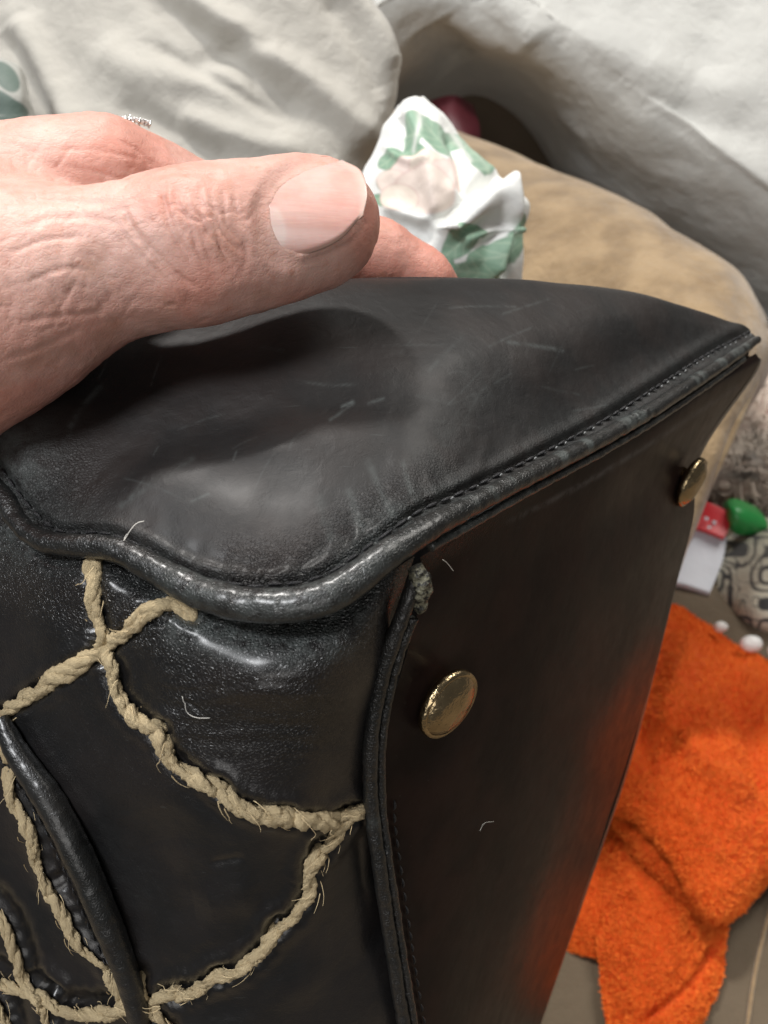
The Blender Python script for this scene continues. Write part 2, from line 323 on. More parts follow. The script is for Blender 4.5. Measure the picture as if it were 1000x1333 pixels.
# front panel
CORDS = []
def cq(*a): CORDS.append(a)
cq([(123, 730), (122, 762), (128, 800), (134, 828), (128, 850)], .0017, 1, 1.0)
cq([(252, 803), (225, 788), (196, 796), (160, 826), (128, 850), (84, 876), (48, 898), (8, 925), (-30, 950)], .0018, 2, 1.5, 40)
cq([(136, 838), (148, 868), (156, 905), (178, 935), (210, 952)], .0017, 3, 1.2)
cq([(206, 950), (222, 985), (255, 1008), (290, 1030)], .0019, 4, 1.1)
cq([(284, 1022), (310, 1046), (345, 1058), (376, 1062)], .0019, 5, 1.2); cq([(370, 1060), (410, 1068), (445, 1064), (470, 1052)], .0018, 6, 1.3)
cq([(456, 1056), (438, 1082), (420, 1104)], .0015, 7, 1.1); cq([(418, 1104), (404, 1130), (402, 1160), (384, 1190), (358, 1208)], .0017, 8)
cq([(362, 1204), (338, 1238), (308, 1262), (280, 1272)], .0017, 9); cq([(286, 1268), (255, 1286), (234, 1296)], .0017, 10, 1.2); cq([(232, 1288), (210, 1296), (190, 1316), (170, 1310)], .0017, 11, 1.3)
cq([(-4, 930), (2, 965), (12, 990)], .0010, 12); cq([(10, 1000), (22, 1045), (42, 1085), (52, 1130), (70, 1168)], .0015, 13); cq([(62, 1160), (84, 1190), (104, 1228), (138, 1262)], .0014, 14)
cq([(142, 1266), (152, 1288), (166, 1312)], .0014, 15); cq([(-20, 1262), (12, 1280), (48, 1294), (58, 1304)], .0017, 16); cq([(56, 1300), (90, 1314), (130, 1316), (180, 1308)], .0018, 17, 1.3, 40)
cq([(-16, 1170), (8, 1205), (22, 1245), (34, 1278), (56, 1304)], .0013, 18); cq([(182, 1266), (184, 1296), (200, 1316), (226, 1345)], .0014, 19, 1.5); cq([(-20, 1290), (2, 1312), (14, 1345)], .0012, 20); cq([(56, 1310), (64, 1345)], .0009, 21)
f0 = [(-100, 560, .206), (0, 652, .190), (60, 718, .180), (130, 724, .1735), (200, 757, .1705), (270, 790, .167), (340, 806, .1645), (410, 803, .164), (462, 780, .165), (506, 745, .166), (540, 724, .170)]
f1 = [(-100, 640, .202), (0, 700, .1865), (60, 750, .1765), (130, 760, .170), (200, 796, .1655), (270, 834, .1615), (340, 850, .1588), (410, 848, .1593), (458, 828, .1625), (496, 790, .166), (524, 775, .172)]
f2 = [(-100, 760, .200), (0, 790, .186), (60, 820, .177), (130, 830, .1715), (200, 860, .165), (270, 886, .1608), (340, 898, .1582), (405, 900, .1602), (450, 892, .166), (484, 875, .171), (508, 872, .177)]
f3 = [(-100, 880, .1985), (0, 900, .187), (60, 915, .179), (130, 925, .173), (200, 935, .168), (270, 945, .1645), (340, 952, .164), (400, 956, .1665), (440, 958, .172), (468, 960, .178), (486, 962, .183)]
f4 = [(-100, 1040, .199), (0, 1050, .190), (60, 1056, .184), (130, 1060, .179), (200, 1062, .175), (270, 1066, .172), (335, 1070, .172), (395, 1073, .176), (435, 1075, .182), (464, 1078, .187), (482, 1080, .192)]
f5 = [(-100, 1190, .205), (0, 1196, .198), (60, 1200, .193), (130, 1200, .189), (200, 1202, .186), (270, 1206, .184), (335, 1208, .185), (395, 1210, .189), (440, 1212, .194), (475, 1214, .199), (499, 1215, .203)]
f6 = [(-100, 1400, .214), (0, 1400, .209), (60, 1400, .205), (130, 1400, .202), (200, 1400, .200), (270, 1400, .199), (340, 1400, .200), (405, 1400, .203), (455, 1400, .207), (500, 1400, .211), (530, 1400, .214)]
G = patch([f0, f1, f2, f3, f4, f5, f6], 420, 460); NG = normals(G); X, Y, Z = pix(G)
dl, _ = seg_d(X, Y, [(8, 955), (60, 1035), (105, 1120), (145, 1205), (172, 1290), (190, 1380)])
leftside = (X < np.interp(Y, [950, 1035, 1120, 1205, 1290, 1400], [5, 60, 105, 145, 172, 190])) * (Y > 945)
H = .0008 * fbm(G, 30, 3, 9) - .0025 * smooth(0, 26, dl) * leftside * smooth(945, 1000, Y)
hor = smooth(860, 900, Y) * smooth(1010, 960, Y) * smooth(190, 240, X) * smooth(470, 420, X)
H += .00008 * hor * np.sin(Y / 3.6 + 4 * fbm(G * np.array([.5, 1, 1]), 110, 2, 4))
for pts, wd, amp in [([(150, 850), (200, 950), (260, 1040), (330, 1090)], 16, -.0006), ([(60, 780), (100, 860), (150, 930)], 30, .0008), ([(180, 1060), (210, 1150), (260, 1230)], 30, -.0008), ([(270, 1130), (320, 1120)], 5, -.0003), ([(235, 910), (262, 930)], 3, -.0003), ([(190, 810), (220, 812)], 5, -.0005), ([(250, 1180), (340, 1160)], 25, .0006)]:
    d, t = seg_d(X, Y, pts); H += amp * np.exp(-(d / wd) ** 2) * np.clip(np.minimum(t, 1 - t) * 4, 0, 1)
for a in CORDS:
    d, t = seg_d(X, Y, a[0]); H += -.0008 * np.exp(-(d / 9) ** 2) + .00028 * np.exp(-((d - 20) / 9) ** 2) + .0001 * np.sin(t * len(a[0]) * 9 + d / 6) * np.exp(-(d / 22) ** 2)
G = G + NG * H[..., None]; dp, _ = seg_d(X, Y, PA[:, :2])
crk = .16 + .8 * smooth(130, 30, dp) + .25 * hor - .3 * smooth(1000, 1150, Y); wr = .85 * smooth(95, 45, dp) * smooth(180, 230, X) * smooth(500, 430, X) + .25 * smooth(60, 20, dp) + .5 * np.exp(-((X - 20) ** 2 + (Y - 700) ** 2) / 45 ** 2) + .02
sheet('front_panel', G, M['leather'], bag, 0, {'crinkle': np.clip(crk, .05, 1), 'wear': np.clip(wr, 0, 1)}); FP = bvh(G)
# base (bottom of the bag, with the brass feet)
t0 = [(548, 726, .1705), (620, 680, .181), (700, 632, .1965), (780, 589, .2155), (850, 547, .2355), (920, 499, .2595), (984, 460, .290)]
t1 = [(552, 756, .1755), (628, 708, .187), (708, 660, .203), (790, 615, .222), (858, 570, .242), (925, 520, .265), (983, 482, .2915)]
t2 = [(535, 820, .1765), (600, 778, .188), (690, 728, .207), (770, 683, .227), (830, 645, .249), (880, 615, .272), (911, 590, .292)]
t2b = [(517, 872, .180), (592, 838, .193), (683, 795, .211), (760, 758, .231), (822, 722, .253), (868, 695, .276), (898, 678, .296)]
t3 = [(500, 935, .1835), (588, 905, .1975), (678, 870, .216), (750, 835, .236), (808, 800, .258), (850, 778, .281), (876, 768, .300)]
t4 = [(492, 1050, .190), (580, 1040, .204), (660, 1025, .223), (722, 1008, .244), (766, 995, .265), (798, 985, .288), (822, 980, .308)]
t5 = [(507, 1170, .198), (580, 1170, .213), (640, 1170, .232), (690, 1170, .253), (720, 1170, .276), (741, 1170, .298), (758, 1170, .318)]
t6 = [(537, 1400, .210), (585, 1400, .227), (615, 1400, .247), (638, 1400, .270), (656, 1400, .292), (668, 1400, .312), (678, 1400, .332)]
G = patch([t0, t1, t2, t2b, t3, t4, t5, t6], 320, 420); NG = normals(G); X, Y, Z = pix(G)
dq, _ = seg_d(X, Y, PA[:, :2]); G = G + NG * (.0004 * fbm(G, 22, 2, 12) + .0012 * smooth(30, 140, dq) * smooth(400, 150, dq))[..., None]
dp, _ = seg_d(X, Y, PA[:, :2]); d2, _ = seg_d(X, Y, [(640, 690), (740, 640), (850, 575), (960, 505)])
wr = .7 * np.exp(-(d2 / 3.5) ** 2) * smooth(640, 700, X) + .4 * smooth(50, 20, dp) * smooth(640, 560, X) + .03
sheet('base_panel', G, M['base'], bag, 0, {'crinkle': np.clip(.9 * smooth(60, 25, dp) * smooth(700, 580, X), 0, 1), 'wear': np.clip(wr, 0, 1)}); BP = bvh(G)
# far side of the bag, closing it behind the base edge and the end panel
edge = [t[-1] for t in (t0, t1, t2, t2b, t3, t4, t5, t6)]
G = patch([edge, [(x - 25, y + 5, z + .012) for x, y, z in edge], [(x - 280, y + 20, z + .02) for x, y, z in edge], [(x - 700, y + 20, z + .01) for x, y, z in edge], [(x - 1000, y + 20, z - .03) for x, y, z in edge]], 120, 120)
sheet('back_panel', G, M['leather'], bag, 0, {'crinkle': np.full(G.shape[:2], .15), 'wear': np.full(G.shape[:2], .05)})
# piping tubes
def pipe(name, C, rad, wear, parent=bag, k=20, rough=.00012, seed=1, rs=500, crin=.3):
    n = len(C); W = np.repeat(np.broadcast_to(wear, (n,)), k); W = np.concatenate([W, [W[0], W[-1]]])
    return tube(name, C, rad, M['piping'], parent, k, rough, {'wear': W, 'crinkle': np.full(len(W), crin)}, seed, rs)
px_, py_, pz_ = pix(pc)
wv = .10 + .42 * smooth(180, 260, px_) * smooth(560, 460, px_) + 1.0 * smooth(580, 640, px_) * smooth(.1, .6, fbm(pc, 220, 3, 8) + .2)
pipe('piping', pc + normals(patch([r0, r1, r2, r3], NP, 4))[0] * .0006, pr, np.clip(wv, 0, 1), k=28)
lip = np.array([(560, 712, .1695), (620, 678, .1785), (700, 633, .1948), (780, 590.5, .2145), (850, 549, .2345), (920, 502, .2595), (968, 467, .281)])
pipe('welt_edge', crom(P(lip), 400), .0010, np.clip(.35 + .5 * fbm(crom(P(lip), 400), 260, 2, 3), 0, 1), k=12)
sp1 = np.array([(546, 742, .1665), (524, 800, .169), (503, 860, .1725), (488, 925, .177), (482, 985, .181), (484, 1050, .186), (493, 1120, .1905), (505, 1200, .197), (517, 1280, .203), (528, 1345, .208), (535, 1400, .212)])
pipe('seam_piping', crom(P(sp1), 500), .0015, .03 + .5 * np.exp(-((pix(crom(P(sp1), 500))[1] - 1068) / 8) ** 2), seed=4)
sp2 = sp1 + np.array([14, 4, .0014]); sp2 = sp2[1:]; pipe('seam_piping', crom(P(sp2), 500) + 0, .0009, .03, seed=6)
sp3 = np.array([(2, 935, .1845), (20, 975, .183), (60, 1035, .181), (88, 1085, .181), (112, 1135, .1825), (135, 1190, .185), (155, 1240, .188), (172, 1290, .1915), (190, 1360, .197)])
pipe('pocket_piping', crom(P(sp3), 400), crom(np.array([[1.5], [2.2], [2.8], [2.9], [2.9], [2.8], [2.6], [2.4], [2.2]]), 400)[:, 0] * .001, .08, seed=9, crin=.15)
g = P(np.array([(540, 738, .1655), (548, 755, .166), (550, 775, .168), (546, 795, .171)])); o = tube('piping_end', crom(g, 60), crom(np.array([[1.4], [1.8], [1.5], [.9]]), 60)[:, 0] * .001, M['glue'], bag, 16, .0004, None, 3, 900)
# stitches: each stitch is a small thread capsule
STM = {}
def stitch_line(pts, tree, step, ln, rad, worn=lambda x: False, lift=.00025, start=0):  # worn: picks the pale thread colour that stands in for glints
    Q = crom(np.array(pts, float), 1500); out = []; W = []
    for q in Q[::4]:
        l, n = cast(tree, q[0], q[1])
        if l is not None: W.append((l, n))
    L = np.array([a for a, b in W]); D = np.concatenate([[0], np.cumsum(np.linalg.norm(np.diff(L, axis=0), axis=1))])
    s = start
    while s + ln < D[-1]:
        i = np.searchsorted(D, s); j = min(np.searchsorted(D, s + ln), len(L) - 1)
        if j <= i: j = min(i + 1, len(L) - 1)
        if np.linalg.norm(L[j] - L[i]) > ln * 2.5: s += step; continue
        a, b, nn = L[i], L[j], W[(i + j) // 2][1]; wn = worn(pix(a)[0]); key = (rad, wn)
        if key not in STM:
            t = np.linspace(0, 1, 7); C = np.stack([t - .5, 0 * t, .3 * np.sin(t * math.pi)], 1); V, Fa = tube_vf(C * np.array([1, 1, 0]), np.array([.02, .7, 1, 1, 1, .7, .02]) * .28, 6)
            V[:, 2] += .35 * np.sin((V[:, 0] + .5) * math.pi).clip(0)
            fl = [tuple(f) for f in Fa[0]] + [tuple(f[:3]) for f in Fa[1]] + [tuple(f[:3]) for f in Fa[2]]
            o = link('stitch', V, fl, M['glintthread' if wn else 'thread']); STM[key] = o.data; bpy.data.objects.remove(o)
        o = bpy.data.objects.new('stitch', STM[key]); COL.objects.link(o); x = b - a; L_ = np.linalg.norm(x); x = x / L_; z = nn - x * (nn @ x); z /= np.linalg.norm(z); y = np.cross(z, x)
        c = (a + b) / 2 + nn * lift; sc = rad / .28
        mt = Matrix(((x[0] * L_, y[0] * sc, z[0] * sc, c[0]), (x[1] * L_, y[1] * sc, z[1] * sc, c[1]), (x[2] * L_, y[2] * sc, z[2] * sc, c[2]), (0, 0, 0, 1)))
        o.parent = bag; o.matrix_parent_inverse = Matrix.Translation(bag.location).inverted(); o.matrix_basis = mt
        s += step * random.uniform(.93, 1.07)
stitch_line(STL[:12], EP, .0036, .0030, .00032)
stitch_line(STL[11:], EP, .0042, .0034, .00036)
# pale thread bits that paint glints between stitches on the long edge
stitch_line([(x, y + 6) for x, y in STL[11:]], EP, .0042,   .0010, .00017, lambda x: x > 520 and random.random() < .45, .0004, .0036)
stitch_line([(x - 22 * 0.9, y + 10) for x, y, z in sp3[1:8]], FP, .0028, .0020, .00022)
stitch_line([(512, 1040), (512, 1070), (520, 1130), (530, 1200), (540, 1270), (552, 1340)], BP, .0034, .0026, .0003, lambda x: False)
# brass feet
def lathe(prof, k=40):
    a = np.linspace(0, 2 * math.pi, k, endpoint=False); V = np.array([[r * math.cos(t), r * math.sin(t), z] for r, z in prof for t in a]); return V, gridfaces(len(prof), k, 0, True)
def foot(x, y, lab, tilt):
    l, n = cast(BP, x, y); n = n - UP * tilt; n /= np.linalg.norm(n)
    q = Vector(n).to_track_quat('Z', 'Y').to_matrix(); q = np.array(q)
    def put(V): return l + ((V * 1.12) @ q.T)
    V, Fc = lathe([(.0001, -.001), (.0028, -.001), (.0028, .0010), (.0058, .0012), (.0067, .0018), (.0069, .0026), (.0066, .0035), (.0060, .0034), (.0056, .0033)])
    o = link('foot_stud', put(V), Fc, M['brass'], bag); o['label'] = lab
    V, Fc = lathe([(.0066, .0023), (.0063, .0031), (.0055, .0039), (.0042, .0046), (.0028, .0050), (.0014, .0052), (.00005, .0053)]); V[:, 2] += .00022 * fbm(V, 420, 3, 3)
    link('stud_cap', put(V), Fc, M['brass'], bag).parent = o
    return o
foot(570, 906, 'near brass foot with a domed cap', .18); foot(888, 622, 'far brass foot close to the bag corner', .3)
# jute twine laced over the front panel
def cord(pts, rad=.0016, seed=0, lift=1.0, fibres=24):
    rad = rad * .93; fibres *= .3
    Q = crom(np.array(pts, float), 260); L = []; Nn = []
    for qi, q in enumerate(Q):
        l, n = cast(FP, min(q[0], 480), q[1])
        if l is None: continue
        dx = P(np.array([q[0], q[1], pix(l)[2]])) - P(np.array([min(q[0], 480), q[1], pix(l)[2]]))
        L.append(l + dx + n * rad * (.55 * lift * smooth(0, .09, min(qi, 259 - qi) / 259.) - .7 * smooth(.05, 0, min(qi, 259 - qi) / 259.))); Nn.append(n)
    C = np.array(L); 
    Nn = np.array(Nn)
    for _ in range(8): C[1:-1] = (C[:-2] + C[1:-1] * 2 + C[2:]) / 4
    s = np.concatenate([[0], np.cumsum(np.linalg.norm(np.diff(C, axis=0), axis=1))]); n = int(s[-1] / .00035) + 8; ss = np.linspace(0, s[-1], n)
    C = np.stack([np.interp(ss, s, C[:, k]) for k in range(3)], 1); SN = np.stack([np.interp(ss, s, Nn[:, k]) for k in range(3)], 1); SN /= np.linalg.norm(SN, axis=1, keepdims=True); T, N1, B1 = frames(C); VV = []; FF = []; AT = []; off = 0
    pw = .92 + .16 * np.sin(ss / .0065 + seed) + .14 * noise3(np.stack([ss * 300, ss * 0 + seed, ss * 0], 1))
    for k in range(3):
        ph = ss / .0125 * 2 * math.pi + k * 2.094 + 1.6 * noise3(np.stack([ss * 120, ss * 0 + seed + k, ss * 0], 1)); rr = rad * .46 * pw
        c = C + N1 * (np.cos(ph) * rr)[:, None] + B1 * (np.sin(ph) * rr)[:, None]
        V, Fa = tube_vf(c, rad * .62 * pw * (1 + .12 * noise3(np.stack([ss * 500, ss * 0 + k * 5 + seed, ss * 0], 1))), 12, off, rad * .20, seed + k, 1800)
        Vr = V[:n * 12].reshape(n, 12, 3); dd = ((Vr - C[:, None]) * SN[:, None]).sum(-1); V[:n * 12] = (Vr - SN[:, None] * (dd * .32)[..., None]).reshape(-1, 3)
        aa = np.linspace(0, 6.283, 12, endpoint=False)[None] + ss[:, None] * 350; aa = np.stack([np.cos(aa), np.sin(aa), 0 * aa + ss[:, None] * 110 + 7 * k], -1).reshape(-1, 3); AT.append(np.concatenate([aa, aa[:1], aa[-1:]]))
        VV.append(V); FF += [tuple(f) for f in Fa[0]] + [tuple(f[:3]) for f in Fa[1]] + [tuple(f[:3]) for f in Fa[2]]; off += len(V)
    # loose plies laid along the cord
    rs = np.random.RandomState(seed + 50)
    for _ in range(int(fibres * 1.0)):
        i = rs.randint(2, n - 12); m = rs.randint(8, 16); j = min(i + m, n - 1); a = rs.rand() * 6.28; t = np.arange(i, j)
        ph = a + (t - i) * .12; lift_ = (rs.rand() * .5 + .98) * rad * (1.05 + .1 * rs.rand()); out = np.linspace(0, 1, len(t)) ** 2 * rad * rs.rand() * .9
        c = C[t] + (N1[t] * np.cos(ph)[:, None] + B1[t] * np.sin(ph)[:, None]) * (lift_ + out)[:, None]
        if len(c) < 4: continue
        V, Fa = tube_vf(c, np.linspace(.00010, .00003, len(c)), 4, off); VV.append(V); FF += [tuple(f) for f in Fa[0]]; off += len(V); AT.append(np.zeros((len(V), 3)) + .5)
    AT = np.concatenate(AT); o = link('twine', np.concatenate(VV), FF, M['jute'], bag, {'fx': AT[:, 0], 'fy': AT[:, 1], 'fz': AT[:, 2]}); return o
for a in CORDS: cord(*a)
# stray lint hairs on the leather
def hair(pts, tree, r=.00006, name='lint_hair', mat='lint', lift=.0006):
    C = []
    for q in crom(np.array(pts, float), 24):
        l, n = cast(tree, q[0], q[1])
        if l is not None: C.append(l + n * lift)
    if len(C) > 3: tube(name, np.array(C), r, M[mat], bag, 5)
hair([(162, 722), (168, 706), (178, 692), (194, 684)], EP, .00009, lift=.0018); hair([(548, 716), (556, 706), (564, 700)], EP); hair([(556, 716), (566, 722), (574, 734)], BP, .00008, lift=.003)
hair([(240, 905), (246, 925), (258, 932), (275, 932)], FP, .00007); hair([(622, 1080), (628, 1070), (640, 1068)], BP, .00005)

# ================================================================== HAND (distance field -> one continuous surface)
def to(a): return P(np.array(a[:3], float))
caps = []
def chain(pts, k):
    for a, b in zip(pts[:-1], pts[1:]): caps.append((to(a), to(b), a[3] * .001, b[3] * .001, k))
def sd_cap(X, a, b, ra, rb):
    ab = b - a; t = np.clip(((X - a) @ ab) / (ab @ ab), 0, 1); return np.linalg.norm(X - a - t[..., None] * ab, axis=-1) - (ra + (rb - ra) * t)
def smin(a, b, k): h = np.clip(.5 + .5 * (b - a) / k, 0, 1); return b * (1 - h) + a * h - k * h * (1 - h)
thumb = [(418, 291, .1865, 10.9), (395, 293, .186, 11.8), (330, 307, .1835, 12.3), (262, 318, .181, 13.3), (205, 330, .181, 12.6), (130, 345, .182, 12.8), (60, 368, .182, 16), (-10, 395, .183, 20), (-120, 430, .19, 26)]
index = [(-120, 275, .207, 18), (10, 252, .204, 13.2), (70, 240, .204, 12.6), (135, 234, .206, 12.6), (200, 256, .212, 11.2), (300, 285, .221, 9.8), (400, 312, .229, 9.6), (490, 333, .2355, 8.8), (545, 366, .240, 8.0), (575, 400, .243, 7.2)]
middle = [(-120, 300, .226, 18), (60, 258, .226, 12.6), (130, 250, .228, 12), (280, 292, .240, 9.6), (410, 330, .248, 9.4), (500, 365, .253, 8.4), (540, 410, .256, 7.4)]
ringf = [(-120, 300, .243, 16), (60, 238, .246, 10.6), (130, 226, .248, 9.4), (175, 222, .250, 8.6), (300, 290, .258, 9), (420, 345, .264, 8.6), (480, 400, .268, 7.2)]
pinky = [(-120, 320, .262, 14), (60, 262, .268, 9.8), (230, 300, .276, 8), (340, 350, .280, 7.6), (400, 410, .283, 6.4)]
wrist = [(-60, 340, .20, 22), (-240, 380, .21, 30)]
lo = P(np.array([-190, 100, .15])); 
pts_all = np.array([to(p) for ch in (thumb, index, middle, ringf, pinky, [(20, 440, .178, 8), (-60, 540, .18, 14)]) for p in ch])
mn = pts_all.min(0) - .02; mx = pts_all.max(0) + .02; mn[0] = max(mn[0], P(np.array([-130, 300, .2]))[0] - .012)
h = .00085; dims = np.ceil((mx - mn) / h).astype(int)
gx, gy, gz = [mn[i] + np.arange(dims[i]) * h for i in range(3)]
GX = np.stack(np.meshgrid(gx, gy, gz, indexing='ij'), -1).astype(np.float32)
def chain_sd(pts, X, k=.004):
    d = None
    for a, b in zip(pts[:-1], pts[1:]):
        s = sd_cap(X, to(a).astype(np.float32), to(b).astype(np.float32), a[3] * .001, b[3] * .001); d = s if d is None else smin(d, s, k)
    return d
D = chain_sd(index, GX); D = smin(D, chain_sd(middle, GX), .003); D = smin(D, chain_sd(ringf, GX), .003); D = smin(D, chain_sd(pinky, GX), .003)
D = smin(D, chain_sd(wrist, GX), .008); D = smin(D, chain_sd(thumb, GX, .006), .0035)
# web of the thumb and heel of the palm
for a, b, k in [(((60, 330, .19, 13)), (-60, 330, .2, 20), .006), ((10, 420, .180, 7), (-80, 480, .182, 13), .012)]:
    D = smin(D, sd_cap(GX, to(a).astype(np.float32), to(b).astype(np.float32), a[3] * .001, b[3] * .001), k)
def nets(D, mn, h):
    S = D < 0; nx, ny, nz = D.shape; cnt = np.zeros((nx - 1, ny - 1, nz - 1)); acc = np.zeros(cnt.shape + (3,))
    cn = [(a, b, c) for a in (0, 1) for b in (0, 1) for c in (0, 1)]
    sl = lambda c: (slice(c[0], nx - 1 + c[0]), slice(c[1], ny - 1 + c[1]), slice(c[2], nz - 1 + c[2]))
    for i, a in enumerate(cn):
        for b in cn[i + 1:]:
            if sum(abs(p - q) for p, q in zip(a, b)) != 1: continue
            da, db = D[sl(a)], D[sl(b)]; m = (da < 0) != (db < 0); t = np.where(m, da / np.where(m, da - db, 1), 0)
            cnt += m
            for k in range(3): acc[..., k] += m * (a[k] + t * (b[k] - a[k]))
    act = cnt > 0; idx = -np.ones(act.shape, int); idx[act] = np.arange(act.sum()); ijk = np.argwhere(act)
    V = mn + (ijk + acc[act] / cnt[act][:, None]) * h; Q = []
    for ax in range(3):
        o = [0, 0, 0]; o[ax] = 1; o1 = [0, 0, 0]; o1[(ax + 1) % 3] = 1; o2 = [0, 0, 0]; o2[(ax + 2) % 3] = 1
        A = S[tuple(slice(0, D.shape[k] - o[k]) for k in range(3))]; B = S[tuple(slice(o[k], D.shape[k]) for k in range(3))]
        for cond, flip in ((A & ~B, False), (~A & B, True)):
            e = np.argwhere(cond); ok = np.all(e - np.array(o1) - np.array(o2) >= 0, 1) & np.all(e < np.array(act.shape), 1); e = e[ok]
            q = [idx[tuple((e - np.array(x)).T)] for x in ([0, 0, 0], o1, (np.array(o1) + o2).tolist(), o2)]
            q = np.stack(q, 1); q = q[(q >= 0).all(1)]; Q.append(q[:, ::-1] if flip else q)
    return V, np.concatenate(Q)
V, Q = nets(D, mn, h)
def vnorm(V, Q):
    n = np.cross(V[Q[:, 2]] - V[Q[:, 0]], V[Q[:, 3]] - V[Q[:, 1]]); N = np.zeros_like(V)
    for k in range(4): np.add.at(N, Q[:, k], n)
    return N / (np.linalg.norm(N, axis=1, keepdims=True) + 1e-12)
def relax(V, Q, it):
    for _ in range(it):
        S = np.zeros_like(V); c = np.zeros(len(V))
        for k in range(4):
            a, b = Q[:, k], Q[:, (k + 1) % 4]; np.add.at(S, a, V[b]); np.add.at(c, a, 1)
        V = V * .4 + .6 * S / np.maximum(c, 1)[:, None]
    return V
V = relax(V, Q, 5)
# one subdivision so the creases have room
def subdiv(V, Q):
    n = len(V); E = np.concatenate([np.sort(Q[:, [k, (k + 1) % 4]], 1) for k in range(4)]); U, inv = np.unique(E, axis=0, return_inverse=True); inv = inv.ravel()
    m = len(Q); ev = (V[U[:, 0]] + V[U[:, 1]]) / 2; fv = V[Q].mean(1); e = [inv[k * m:(k + 1) * m] + n for k in range(4)]; f = np.arange(m) + n + len(U)
    return np.concatenate([V, ev, fv]), np.concatenate([np.stack([Q[:, k], e[k], f, e[(k + 3) % 4]], 1) for k in range(4)])
X, Y, Z = pix(V)
V, Q = subdiv(V, Q); V = relax(V, Q, 2); N = vnorm(V, Q)
X, Y, Z = pix(V); front = (N @ -FW) > -.1; near = Z < .196
isthumb = (Z < .1935)
H = np.zeros(len(V))
NAIL = [(352, 262), (366, 240), (400, 220), (440, 209), (464, 215), (477, 240), (474, 272), (460, 298), (425, 317), (388, 328), (366, 322), (353, 295), (350, 270)]
creases = []
rs = np.random.RandomState(4)
for x0 in (206, 216, 230, 239, 252, 260, 273, 291, 300):                                     # knuckle folds of the thumb
    j = rs.rand() * 6; q0, q1 = rs.randint(-16, 14, 2); creases.append(([(x0 + j - 4 + rs.randn() * 2, 242 + q0), (x0 + j + rs.randn() * 2, 264), (x0 + 9 + j + rs.randn() * 3, 292), (x0 + 26 + j * .5 + rs.randn() * 4, 322 + q1), (x0 + 44 + rs.randn() * 7, 344 + q1)], 2.2 + rs.rand() * 2.2, -.0002 - .00035 * rs.rand()))
    creases.append(([(x0 + rs.randn() * 8, 262 + q1), (x0 + 14 + rs.randn() * 6, 276 + q0), (x0 + 30 + rs.randn() * 6, 284 + q1)], 2, -.0002))
    creases.append(([(x0 + j + 4, 245), (x0 + j + 8, 275), (x0 + 22 + j, 305), (x0 + 42, 335)], 4.5, .0002))
creases += [([(158, 262), (170, 292), (196, 326), (232, 360), (262, 378)], 4, -.0006), ([(150, 290), (180, 330), (220, 370)], 3, -.0003), ([(110, 330), (135, 360), (150, 400)], 7, -.0003),
            ([(0, 262), (60, 258), (110, 264), (150, 262)], 5, -.0004), ([(20, 300), (60, 285), (110, 282), (160, 290)], 5, -.0003), ([(10, 330), (60, 312), (110, 308)], 4, -.0003), ([(30, 370), (80, 350), (120, 352)], 4, -.0003),
            ([(330, 240), (345, 270), (345, 300), (360, 328), (392, 340)], 5, -.0002), ([(318, 300), (322, 335), (310, 365)], 4, -.0002), ([(395, 338), (430, 330), (468, 305), (480, 275)], 5, -.0003), ([(300, 345), (280, 320), (275, 300)], 4, .0002),
            ([(80, 215), (130, 225), (180, 240)], 4, -.0002), ([(60, 195), (130, 196), (190, 210)], 4, -.0002), ([(150, 180), (180, 195), (200, 215)], 3, -.0002), ([(200, 190), (240, 215)], 4, -.0002), ([(190, 232), (240, 222), (300, 232)], 5, -.0003),
            ([(0, 470), (60, 450), (110, 425)], 5, -.0004), ([(20, 420), (90, 410), (140, 405)], 5, -.0003)]
for k in range(150):                                                                 # fine crossing lines of the back of the hand
    cx, cy = rs.uniform(0, 330 if k % 3 == 0 else 200), rs.uniform(185, 430); a = rs.choice([.5, -.45, 1.2, -1.0]) + rs.randn() * .25; L = rs.uniform(8, 26)
    if cy < 260 and cx > 190: continue
    creases.append(([(cx - L * math.cos(a), cy - L * math.sin(a)), (cx + rs.randn() * 3, cy + rs.randn() * 3), (cx + L * math.cos(a), cy + L * math.sin(a))], rs.uniform(1.6, 2.8), -rs.uniform(.00005, .00014)))
for pts, wd, amp in creases:
    P2 = np.array(pts); sel = (X > P2[:, 0].min() - 30) & (X < P2[:, 0].max() + 30) & (Y > P2[:, 1].min() - 30) & (Y < P2[:, 1].max() + 30) & front & (Z < .225)
    if pts[0][0] > 205 or pts[0][1] > 262: sel &= isthumb
    d, t = seg_d(X[sel], Y[sel], pts); H[sel] += amp * .8 * np.exp(-(d / wd) ** 2) * np.clip(np.minimum(t, 1 - t) * 5 + .1, 0, 1)
dn, _ = seg_d(X, Y, NAIL); inn = np.zeros(len(X), bool); NP_ = np.array(NAIL); j = len(NP_) - 1
for i in range(len(NP_)):
    xi, yi = NP_[i]; xj, yj = NP_[j]; c = ((yi > Y) != (yj > Y)) & (X < (xj - xi) * (Y - yi) / (yj - yi + 1e-9) + xi); inn ^= c; j = i
nsel = isthumb & front; H += np.where(nsel & inn, 0, 0); H += np.where(nsel & ~inn & (X < 460), .00035 * np.exp(-((dn - 6) / 5) ** 2), 0)
H += .00035 * fbm(V, 90, 3, 2) + .00007 * fbm(V, 600, 2, 7)
V = V + N * H[:, None]
def nailz(x, y):
    u = np.clip((x - 352) / 122, 0, 1); dy = (y - 289 + 6 * (1 - u)) * .186 / F; rr = .0125 - .0004 * u
    return .1850 - .0008 * (1 - u) - np.sqrt(np.maximum(rr ** 2 - dy ** 2, (.10 * rr) ** 2)) + .0006 * u ** 2
